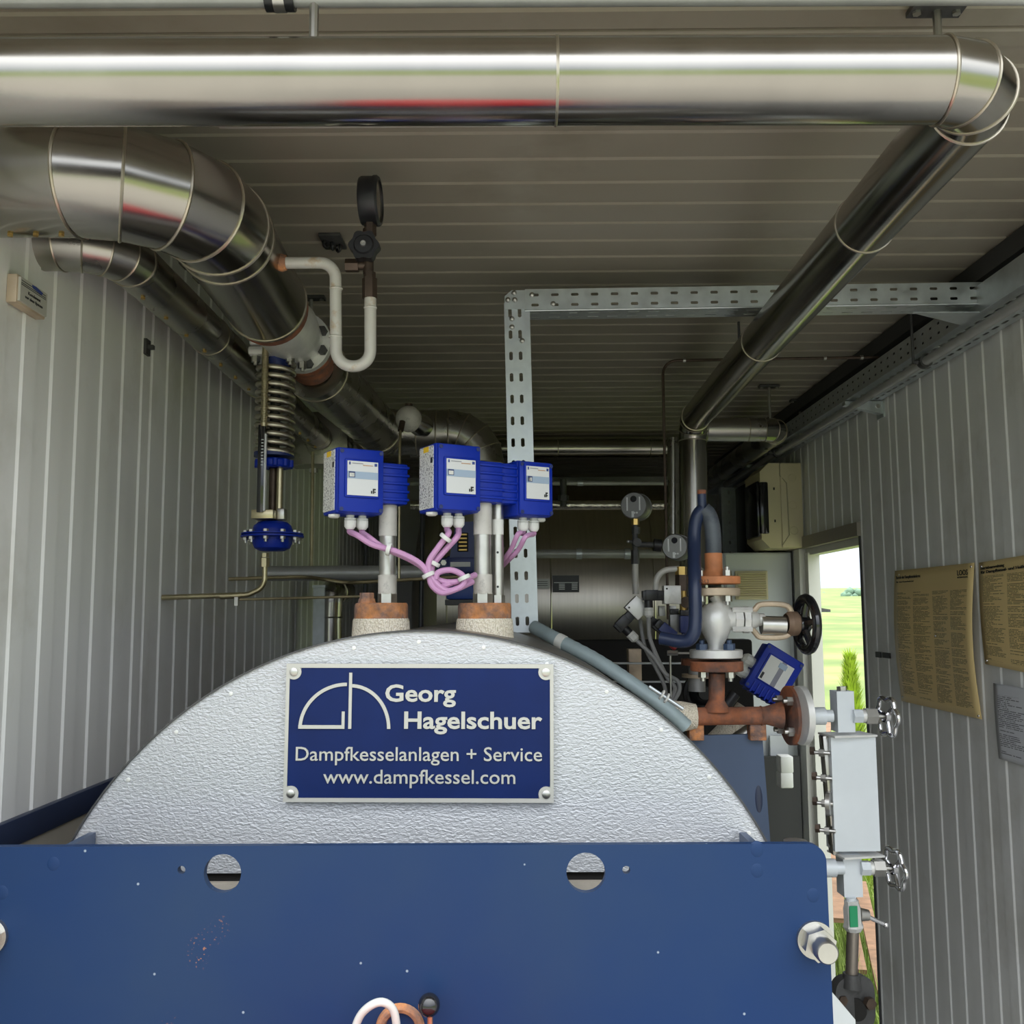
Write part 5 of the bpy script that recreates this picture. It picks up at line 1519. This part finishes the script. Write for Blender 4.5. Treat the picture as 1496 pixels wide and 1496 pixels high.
# tilted blue sensor on the right
def tilted_sensor():
    c = at(1127, 985, 2.35)
    M_ = Matrix.Translation(c) @ Matrix.Rotation(math.radians(32), 4, 'Y')
    t = thing('level_sensor', 'tilted blue sensor box below the black handwheel', 'level sensor', c, 'blue level sensors on the boiler', M_)
    def bx(x0, x1, y0, y1, z0, z1, bev=0.0):
        b = B(); b.box(((x0 + x1) / 2, (y0 + y1) / 2, (z0 + z1) / 2), (x1 - x0, y1 - y0, z1 - z0), None, bev)
        bmesh.ops.transform(b.bm, matrix=M_, verts=b.bm.verts); return b
    obj('housing', bx(-.048, .048, -.02, .04, -.058, .058, .004), BLUE, t)
    obj('cover', bx(-.05, .05, -.028, -.018, -.06, .06, .004), BLUE, t)
    lf = obj('label_frame', bx(-.036, .036, -.032, -.027, -.030, .040, .002), BLUE, t)
    obj('label', bx(-.032, .032, -.034, -.031, -.027, .037), WHITEPL, lf)
    obj('band', bx(-.0, .012, -.0348, -.0335, -.027, .037), mat('grey_band', (.25, .25, .29)), lf)
    obj('window', bx(-.004, .016, -.0352, -.0335, .020, .033), LABELB, lf)
    obj('mark', bx(-.030, -.024, -.0348, -.0335, -.024, -.008), INK, lf)
    for k_ in range(6): obj('fin', bx(-.034 + k_ * .013, -.029 + k_ * .013, -.032, .042, -.064, -.036, .001), BLUE, t)
    for sx in (-.044, .044):
        for sz in (-.052, .052):
            p = M_ @ V((sx, -.028, sz)); d = M_.to_3x3() @ V((0, -1, 0)); obj('screw', B().lathe(p, d, [(0, .004), (.002, .004), (.002, 0)], 12), BLUED, t)
    for sz in (-.03, .0):
        p = M_ @ V((-.048, .008, sz)); d = M_.to_3x3() @ V((-1, 0, 0))
        obj('cable_gland', B().lathe(p, d, [(0, .013), (.008, .013), (.008, .016), (.022, .0155), (.03, .009), (.03, 0)], 10), WHITEPL, t)
tilted_sensor()
tag(obj('insulated_elbow', B().tube(smooth_path([at(1090, 1035, 2.5), at(1075, 1055, 2.5), at(1045, 1085, 2.5)], 4), m(15, 2.5), 18), WOVEN), 'tape-wrapped elbow below the rusty tee', 'pipe')
tag(obj('steel_spool', B().cyl(at(1060, 1092, 2.4), at(1098, 1066, 2.4), m(10, 2.4), seg=20), ZINC), 'short shiny steel rod behind the rusty tabs', 'rod')
tag(obj('pressure_transmitter', B().cyl(at(1060, 1032, 2.3), at(1074, 1013, 2.3), m(8, 2.3), seg=18), BLACK), 'small black cylinder leaning behind the rusty branch', 'transmitter')
c = at(1028, 1012, 2.6)
t = thing('belt_pulley', 'round black pulley half hidden behind the rusty branch', 'pulley', c)
obj('rim', B().torus(c, (0, 1, 0), m(25, 2.6), m(5, 2.6), 36, 8), BLACK, t)
obj('disc', B().lathe(c, (0, -1, 0), [(-.02, m(22, 2.6)), (0, m(17, 2.6)), (.01, m(10, 2.6)), (.02, m(9, 2.6)), (.02, 0)], 28), BLACK, t)
t = thing('rear_flange', 'pale flange pair behind the stop valve foot', 'flange', at(1018, 990, 2.5))
obj('flange', B().cyl(at(1018, 985, 2.5), at(1018, 990, 2.5), m(21, 2.5), seg=32), PALEF, t)
obj('flange', B().cyl(at(1018, 963, 2.5), at(1018, 972, 2.5), m(22, 2.5), seg=32), RUST, t)
obj('neck', B().cyl(at(1018, 963, 2.5), at(1018, 1010, 2.5), m(12, 2.5), seg=24), GREYTUBE, t)

# ================================================================== PRESSURE GAUGES AND SWITCHES
def rear_gauge(px, py, Y, rp, label):
    c = at(px, py, Y); R = m(rp, Y)
    t = thing('pressure_gauge', label, 'pressure gauge', c - V((0, 0, R * 1.3)), 'grey gauges seen from behind')
    ax = V((-.36, -.92, 0)).normalized()
    cs = obj('case', B().lathe(c + ax * .012, -ax, [(0, 0), (0, R * .93), (.004, R), (.052, R), (.052, R * 1.04), (.06, R * 1.04), (.06, 0)], 44), GREYFACE, t)
    x, y, _ = frame(ax, V((0, 0, 1)))
    def on(a, b_, h): return c + ax * (.0125 + h) + x * a * R + y * b_ * R
    obj('back_plug', B().lathe(on(0, .48, 0), ax, [(0, R * .24), (.002, R * .22), (.002, 0)], 24), GLASSD, cs)
    for s_ in (-.47, .47): obj('slot', B().prism([(-.05 * R, -.5 * R), (.05 * R, -.5 * R), (.05 * R, .5 * R), (-.05 * R, .5 * R)], on(s_, .12, 0), x, y, ax, .0012), LABEL, cs)
    obj('screw_plate', B().prism([(-.2 * R, -.22 * R), (-.02 * R, -.22 * R), (-.02 * R, .22 * R), (-.2 * R, .22 * R)], on(.05, -.65, 0), x, y, ax, .0012), LABEL, cs)
    for a in (.02, .2): obj('screw', B().cyl(on(a + .05, -.55, 0), on(a + .05, -.55, .002), R * .07, seg=10), LABEL, cs)
    return t, c, R
t, c, R = rear_gauge(927, 739, 2.75, 19.5, 'upper grey pressure gauge seen from behind in front of the tank')
Pg = lambda px, py: at(px, py, 2.75)
obj('brass_nut', B().hex(Pg(928, 758), Pg(928, 767), m(5.5, 2.75)), BRASS, t)
obj('stem', B().cyl(Pg(928, 767), Pg(928, 808), m(4, 2.75), seg=14).hex(Pg(929, 770), Pg(929, 780), m(6, 2.75)), CAST, t)
obj('cock', B().cyl(Pg(930, 793) - V((0, .02, 0)), Pg(930, 793) + V((0, .02, 0)), m(6, 2.75), seg=18).cyl(Pg(918, 791), Pg(930, 793), m(2.5, 2.75), seg=10).cyl(Pg(930, 795), Pg(955, 796), m(4, 2.75), seg=12), CAST, t)
obj('cock_tip', B().sphere(Pg(918, 791), m(2.6, 2.75)), ZINC, t)
obj('coupling', B().hex(Pg(928, 804), Pg(928, 824), m(6, 2.75)), CAST, t)
obj('side_valve', B().cyl(Pg(955, 796), Pg(966, 797), m(9, 2.75), seg=16), BLACK, t)
obj('riser', B().tube([Pg(928, 822), Pg(928, 840), Pg(929, 868)], m(4.6, 2.75), 14), WHITEPIPE, t)
t, c, R = rear_gauge(987, 799, 2.45, 18.5, 'lower grey pressure gauge seen from behind beside the blue-black pipe')
Ph = lambda px, py, dy=0.0: at(px, py, 2.45 + dy)
obj('brass_nut', B().hex(Ph(995, 828), Ph(995, 840), m(8.5, 2.45)), BRASS, t)
obj('coupling', B().hex(Ph(996, 840), Ph(996, 863), m(9.5, 2.45)), BRONZE, t)
obj('stem', B().cyl(Ph(998, 862), Ph(998, 905), m(5, 2.45), seg=14).hex(Ph(998, 895), Ph(998, 901), m(8, 2.45)), BRASS, t)
obj('cock', B().cyl(Ph(1002, 880, -.02), Ph(1002, 880, .02), m(8, 2.45), seg=18), BRONZE, t)
t = thing('gauge_pipe', 'bent pale pipe leading to the lower grey gauge', 'pipe', Ph(958, 870))
obj('pipe', B().tube(fillet([Ph(958, 865), Ph(958, 833), Ph(992, 831)], m(22, 2.45), 8), m(4.3, 2.45), 14), WHITEPIPE, t)
obj('nut', B().hex(Ph(958, 862), Ph(958, 868), m(6.5, 2.45)), SILVER, t)

def switch(label, c, ang, Y):
    """pressure switch: pale metal cube with a black plug and white gland; ang tilts it in the picture plane"""
    M_ = Matrix.Translation(c) @ Matrix.Rotation(ang, 4, 'Y')
    t = thing('pressure_switch', label, 'pressure switch', c, 'pressure switches by the stop valve', M_)
    s_ = m(1, Y)
    def bx(x0, x1, y0, y1, z0, z1, bev=0.0):
        b = B(); b.box(((x0 + x1) / 2 * s_, (y0 + y1) / 2 * s_, (z0 + z1) / 2 * s_), ((x1 - x0) * s_, (y1 - y0) * s_, (z1 - z0) * s_), None, bev)
        bmesh.ops.transform(b.bm, matrix=M_, verts=b.bm.verts); return b
    W = lambda x, y, z: M_ @ (V((x, y, z)) * s_)
    obj('block', bx(-12, 12, -10, 12, -13, 13, .0015), SILVER, t)
    obj('hole', B().cyl(W(-8, -10.3, 8.5), W(-8, -9.5, 8.5), s_ * 1.4, seg=12), INK, t)
    pl = obj('plug', bx(-42, -12, -8, 8, -8, 6, .0015), BLACK, t)
    obj('plug_cover', bx(-38, -20, -9, 9, -7, 7, .001), BLACK, pl)
    obj('plug_neck', B().cyl(W(-33, 0, -8), W(-33, 0, -18), 6.2 * s_, seg=18), BLACK, pl)
    obj('gland', B().lathe(W(-33, 0, -18), M_.to_3x3() @ V((0, 0, -1)), [(0, 7 * s_), (3 * s_, 7 * s_), (3 * s_, 6 * s_), (4 * s_, 7 * s_), (11 * s_, 6.8 * s_), (14 * s_, 4 * s_), (14 * s_, 0)], 10), WHITEPL, pl)
    return W(-33, 0, -31)
e1 = switch('upper pale metal pressure switch with a level black plug', Ph(981, 869, -.1), 0.0, 2.35)
e2 = switch('lower pale metal pressure switch tilted, plug pointing down left', at(930, 888, 2.38), math.radians(-45), 2.38)
gc = 'grey switch cables'
cable('switch_cable', 'grey cable from the lower tilted pressure switch', [e2, at(955, 960, 2.36), at(972, 984, 2.35), at(990, 995, 2.34), at(992, 1010, 2.34), at(983, 1026, 2.33)], m(3, 2.35), GREYC, gc)
cable('switch_cable', 'grey cable from the upper level pressure switch', [e1, at(949, 930, 2.36), at(960, 960, 2.36), at(975, 990, 2.35), at(986, 1005, 2.34), at(979, 1024, 2.33)], m(3, 2.35), GREYC, gc)
cable('switch_cable', 'grey cable rising behind the two switch cables', [at(935, 905, 2.42), at(942, 945, 2.4), at(958, 975, 2.38), at(970, 1000, 2.37), at(974, 1020, 2.34)], m(2.8, 2.35), GREYC, gc)
def din_plug(px, py, ang, Y, material, label):
    c = at(px, py, Y); M_ = Matrix.Translation(c) @ Matrix.Rotation(ang, 4, 'Y'); s_ = m(1, Y)
    t = thing('valve_plug', label, 'connector', c, 'plugs under the pressure switches', M_)
    def bx(x0, x1, y0, y1, z0, z1, bev=0.0):
        b = B(); b.box(((x0 + x1) / 2 * s_, (y0 + y1) / 2 * s_, (z0 + z1) / 2 * s_), ((x1 - x0) * s_, (y1 - y0) * s_, (z1 - z0) * s_), None, bev)
        bmesh.ops.transform(b.bm, matrix=M_, verts=b.bm.verts); return b
    obj('body', bx(-12, 12, -8, 8, -7, 7, .0015), material, t)
    obj('cap', bx(-20, -12, -7, 7, -6, 6, .001), BLACK, t)
    obj('nose', bx(12, 22, -4, 4, -4, 4, .001), material, t)
din_plug(965, 918, math.radians(40), 2.4, BLACK, 'black plug hanging left under the upper switch')
din_plug(975, 922, math.radians(40), 2.36, BLUED, 'dark blue plug slanting beneath the upper switch')
din_plug(985, 910, math.radians(90), 2.4, GREYFACE, 'grey plug hanging straight below the upper switch')
din_plug(1000, 912, math.radians(90), 2.38, BLUED, 'blue plug hanging next to the blue-black pipe')
for px, lab in ((968, 'left small grey valve post under the upper switch'), (984, 'right small grey valve post under the upper switch')):
    tag(obj('valve_post', B().span(at(px - 5, 900, 2.42), at(px + 4, 885, 2.42) + V((0, .02, 0)), .001), SILVER), lab, 'valve post')
tag(obj('red_lever', B().tube(smooth_path([at(978, 930, 2.33), at(979, 940, 2.33), at(987, 948, 2.33)], 5), m(4, 2.33), 10), mat('dark_red_plastic', (.30, .025, .025), 0, .4)), 'small dark red lever under the plugs', 'lever')
t = thing('needle_valve', 'tiny metal valve with a thin rod at the stop valve foot', 'valve', at(980, 954, 2.3))
obj('body', B().hex(at(975, 954, 2.3), at(990, 954, 2.3), m(4, 2.3)).cyl(at(988, 954, 2.3), at(1010, 954, 2.3), m(1.8, 2.3), seg=10), ZINC, t)
obj('drop_rod', B().cyl(at(979, 950, 2.3), at(980, 1018, 2.3), m(1.6, 2.3), seg=10), ZINC, t)
# rails and block in the dark between boiler and tank
for py, lab in ((969, 'upper thin steel rod in the dark behind the boiler'), (996, 'lower thin steel rod in the dark behind the boiler')):
    tag(obj('tie_rod', B().cyl(at(880, py, 3.1), at(1010, py, 3.1), .0035, seg=8), GALV), lab, 'rod')
tag(obj('support_block', B().span(at(919, 995, 3.2), at(937, 948, 3.2) + V((0, .06, 0)), .003), PALEF), 'weathered upright block behind the grey switch cables', 'block')
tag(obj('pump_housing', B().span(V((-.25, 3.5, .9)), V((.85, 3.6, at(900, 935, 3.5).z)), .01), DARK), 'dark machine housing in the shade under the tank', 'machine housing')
t = thing('conduit_clip', 'small steel clip and cable ties at the lower end of the grey-green conduit', 'clip', at(960, 1030, 1.95))
obj('bar', B().cyl(at(948, 1003, 1.95), at(998, 1036, 1.95), .004, seg=10), GALV, t)
for px, py in ((967, 1015), (974, 1020)): obj('cable_tie', B().torus(at(px, py, 1.95), V((.8, 0, -.5)), .009, .0022, 16, 6), WHITEPL, t)

# ================================================================== RIGHT REAR: CABINET, FUSE BOX, DARK RACK
t = thing('switch_cabinet', 'light grey switch cabinet left of the doorway with a cream vent grille', 'cabinet', (1.08, 4.36, 0))
A, C_ = at(1066, 1110, 4.32), at(1149, 807, 4.32)
obj('body', B().span((A.x, 4.32, .2), (XR - .012, 4.75, C_.z), .004), CABGREY, t)
obj('door_edge', B().span((A.x + .006, 4.312, .2), (XR - .03, 4.322, C_.z - .006), .002), CABGREY, t)
a, c = at(1075, 876, 4.30), at(1121, 834, 4.30)
vg = obj('vent_grille', B().span((a.x, 4.295, a.z), (c.x, 4.314, c.z), .003), CREAM, t)
for i in range(11):
    z = a.z + (c.z - a.z) * (i + .9) / 12.2
    obj('louvre', B().box(((a.x + c.x) / 2, 4.290, z), (c.x - a.x - .02, .014, .0035), Matrix.Rotation(-.6, 3, 'X')), CREAM, vg)
a, c = at(1056, 860, 4.3), at(1063, 808, 4.3)
obj('corner_post', B().span((a.x, 4.33, .2), (c.x, 4.4, c.z)), CABGREY, t)
obj('lower_doors', B().span(at(1126, 1108, 4.28), at(1151, 1075, 4.28) + V((0, .02, 0))), CABGREY, t)
for k_, (ya, yb) in enumerate(((1152, 1129), (1130, 1105))):
    p, q = at(1141, ya, 4.0), at(1159, yb, 4.0)
    tag(obj('wall_socket', B().span((p.x, 4.0, p.z), (q.x, 4.07, q.z), .006), WHITEPL), ('lower' if k_ == 0 else 'upper') + ' of two white boxes stacked below the cabinet', 'socket box', 'white socket boxes')
tag(obj('low_dark_panel', B().span(at(1115, 1300, 4.2), at(1168, 1105, 4.2) + V((0, .02, 0))), mat('dark_ribbed_panel', (.03, .03, .03), 0, .6)), 'dark panel below the white socket boxes', 'panel')

def fuse_box():
    Y = 3.75
    # box on the right wall: front faces left (-x)
    p = atx(1167, 675, XR - .005)
    y0, y1 = 4.14, 4.42
    za, zb = at(1167, 676, y0).z, at(1170, 800, y0).z
    x1 = XR - .004; x0 = at(1112, 740, y0).x
    t = thing('fuse_box', 'cream distribution box with a dark window on the right wall above the doorway', 'fuse box', (x1, (y0 + y1) / 2, zb))
    xm = x0 + (x1 - x0) * .48
    obj('base', B().span((xm, y0, zb), (x1, y1, za), .006), CREAM, t)
    w_ = xm - x0; h_ = za - zb
    b = B(); b.prism([(0, h_ * .0), (w_ * .0, h_), (-w_ * .55, h_), (-w_, h_ * .9), (-w_, h_ * .10), (-w_ * .6, 0)], V((xm, y0 + .006, zb)), (1, 0, 0), (0, 0, 1), (0, 1, 0), y1 - y0 - .012)
    obj('cover', b, CREAM, t)
    obj('window', B().span((x0 - .012, y0 + .03, zb + h_ * .14), (x0 + .03, y1 - .03, zb + h_ * .80), .01), GLASSD, t)
    obj('window', B().span((x0 - .004, y0 + .002, zb + h_ * .16), (x0 + .035, y0 + .03, zb + h_ * .78), .008), GLASSD, t)
    for f in (.82, .5, .2):
        obj('knockout', B().torus(V((xm + (x1 - xm) * .55, y0, zb + h_ * f)), (0, 1, 0), .017, .0016, 24, 6), CREAM, t)
    for zf in (.30, .68): obj('screw', B().span((xm - w_ * .35, y0 + .003, zb + h_ * zf), (xm - w_ * .28, y0 + .008, zb + h_ * (zf + .03))), INK, t)
    obj('cover_edge', B().tube([V((xm - .0, y0 + .004, za - .004)), V((xm, y0 + .004, zb + h_ * .85)), V((xm + w_ * .3, y0 - .002, zb + h_ * .76)), V((xm + w_ * .35, y0 - .002, zb + h_ * .15)), V((xm, y0 + .002, zb + .01))], .0025, 8), mat('cream_shadow_line', (.38, .34, .22), 0, .5), t)
fuse_box()
t = thing('cable_ladder', 'dark perforated cable rack standing in the rear right corner', 'cable rack', at(1070, 800, 5.2))
A, C_ = at(1058, 815, 5.2), at(1086, 712, 5.2)
obj('web', B().perf(V((A.x, 5.2, A.z)), (0, 0, 1), (1, 0, 0), C_.z - A.z, C_.x - A.x, [(C_.x - A.x) * .3, (C_.x - A.x) * .7], .05, .02, .01), GALV, t, thick=.002)
obj('edge', B().span((A.x - .01, 5.18, A.z), (A.x, 5.24, C_.z)).span((C_.x, 5.18, A.z), (C_.x + .01, 5.24, C_.z)), GALV, t)
tag(obj('dark_enclosure', B().span(at(1090, 815, 5.0), at(1125, 706, 5.0) + V((0, .3, 0)), .01), mat('near_black_enclosure', (.03, .03, .032), 0, .5)), 'near-black enclosure behind the fuse box', 'enclosure')

# ================================================================== POSTERS, STICKERS, WALL PLAQUE
GOLD = (.80, .61, .29)
GOLDP = print_mat('gold_printed_sheet', GOLD, (.035, .026, .012), 112, 4, .10, .42, .83)
GOLDP2 = print_mat('gold_printed_sheet_two', GOLD, (.035, .026, .012), 74, 3, .10, .42, .86)
PAPERP = print_mat('white_printed_sheet', (.62, .63, .66), (.05, .05, .06), 40, 2, .0, .55, .86)
def wall_sheet(name, label, cat, corners, material, bulge, group=None):
    """corners: pixel positions far-top, near-top, near-bottom, far-bottom on the right wall"""
    X = XR - .006
    q = [atx(px, py, X) for px, py in corners]
    b = B(); nu, nv = 14, 18
    uvl = b.bm.loops.layers.uv.new('UVMap')
    g = []
    for j in range(nv + 1):
        row = []
        for i in range(nu + 1):
            u, v = i / nu, j / nv
            p = (q[3].lerp(q[2], u)).lerp(q[0].lerp(q[1], u), v)
            bl = bulge * (math.sin(PI * v) ** 1.0 * (.35 + .65 * abs(math.cos(PI * u * 1.0))) + .25 * math.sin(2.5 * PI * u) * math.sin(PI * v))
            row.append((b.bm.verts.new((X - .001 - max(0.0, bl), p.y, p.z)), u, v))
        g.append(row)
    for j in range(nv):
        for i in range(nu):
            cs = (g[j][i], g[j][i + 1], g[j + 1][i + 1], g[j + 1][i])
            f = b.bm.faces.new([c_[0] for c_ in cs])
            for lp, c_ in zip(f.loops, cs): lp[uvl].uv = (c_[1], c_[2])
    t = thing(name, label, cat, q[3].lerp(q[2], .5), group)
    o = obj('sheet', b, material, t, 3.0, thick=.0012)
    U = (q[1] - q[0]); H_ = (q[0].z - q[3].z + q[1].z - q[2].z) / 2
    return t, q, U, H_
gs = 'notices on the right wall'
def headline(t, q, U, H_, txt, u, v, wd, h, bold=.01, off=.006):
    p = q[0].lerp(q[1], u); pb = q[3].lerp(q[2], u); p = pb.lerp(p, v)
    d = U.normalized(); wlen = U.length * wd
    text_mesh(txt, 1, p + V((-off, 0, 0)), d, (0, 0, 1), .0006, INK, 'headline', t, bold, 'LEFT', wlen, h * H_)
t, q, U, H_ = wall_sheet('notice_sheet', 'tall bulging gold notice sheet with columns of small print, nearer the doorway', 'notice', [(1308, 834), (1424, 822), (1435, 1051), (1318, 1024)], GOLDP, .012, gs)
headline(t, q, U, H_, 'Betrieb der Dampfkesselanlagen', .035, .935, .34, .030, .02)
headline(t, q, U, H_, 'LOOS', .83, .925, .115, .050, .012)
headline(t, q, U, H_, 'INTERNATIONAL', .83, .907, .115, .013, .02)
headline(t, q, U, H_, 'für den Kesselwärter', .035, .905, .25, .016, .01)
obj('fastener', B().sphere(atx(1367, 929, XR - .022), .003), CHROME, t)
for (px, py) in ((1314, 840), (1419, 828), (1319, 1018), (1430, 1046)): obj('fastener', B().sphere(atx(px, py, XR - .008), .0035), CHROME, t)
t, q, U, H_ = wall_sheet('notice_sheet', 'gold notice sheet cut off by the right picture edge', 'notice', [(1431, 822), (1560, 801), (1562, 996), (1440, 970)], GOLDP2, .005, gs)
headline(t, q, U, H_, 'Betriebsanweisung', .04, .925, .30, .036, .03)
headline(t, q, U, H_, 'für Dampfkessel- und Heißwasseranlagen', .04, .885, .80, .036, .03)
for (px, py) in ((1434, 828), (1442, 965)): obj('fastener', B().sphere(atx(px, py, XR - .008), .0035), CHROME, t)
t, q, U, H_ = wall_sheet('paper_notice', 'white printed paper below the gold sheets at the right edge', 'notice', [(1452, 998), (1560, 1016), (1562, 1138), (1460, 1108)], PAPERP, .002, gs)
for k_, (a, c) in enumerate((((1279, 952), (1287, 961)), ((1289, 953), (1300, 962)))):
    p, q = atx(a[0], a[1], XR - .006), atx(c[0], c[1], XR - .006)
    tag(obj('black_tape', B().span((XR - .007, min(p.y, q.y), q.z), (XR - .003, max(p.y, q.y), p.z)), INK), ('left' if k_ == 0 else 'right') + ' of two small black tape squares beside the doorway', 'tape', 'black tape squares')

# plaque on the left wall
p, q = atx(30, 402, XL + .022), atx(71, 466, XL + .022)
ya, yb = atx(29, 420, XL + .022).y, atx(71, 450, XL + .022).y
zt_, zb_ = atx(30, 399, XL + .022).z, atx(28, 441, XL + .022).z
t = thing('wall_plaque', 'small framed plaque high on the left wall under the pipes', 'plaque', (XL, (ya + yb) / 2, zb_))
obj('backing', B().span((XL, ya, zb_), (XL + .017, yb, zt_), .002), PALEF, t)
fr = obj('face', B().span((XL + .017, ya + .004, zb_ + .004), (XL + .021, yb - .004, zt_ - .004)), mat('plaque_face', (.55, .54, .48), .2, .4), t)
L_, H_ = yb - ya, zt_ - zb_
for f in (.80, .72, .66): obj('printed_rule', B().span((XL + .0209, ya + L_ * .06, zb_ + H_ * f), (XL + .0216, yb - L_ * .1, zb_ + H_ * (f + .02))), INK, fr)
obj('printed_logo', B().prism([(0, 0), (.3, -.04), (.34, .06), (.1, .12), (-.04, .1)], V((XL + .021, ya + L_ * .45, zb_ + H_ * .78)), V((0, L_, 0)), V((0, 0, H_)), V((1, 0, 0)), .0007), INKB, fr)
text_mesh('Kondensat', 1, V((XL + .021, ya + L_ * .30, zb_ + H_ * .46)), (0, 1, 0), (0, 0, 1), .0006, INK, 'lettering', fr, .012, 'LEFT', L_ * .42, H_ * .15)
text_mesh('vor dem System', 1, V((XL + .021, ya + L_ * .20, zb_ + H_ * .28)), (0, 1, 0), (0, 0, 1), .0006, INK, 'lettering', fr, .012, 'LEFT', L_ * .60, H_ * .15)
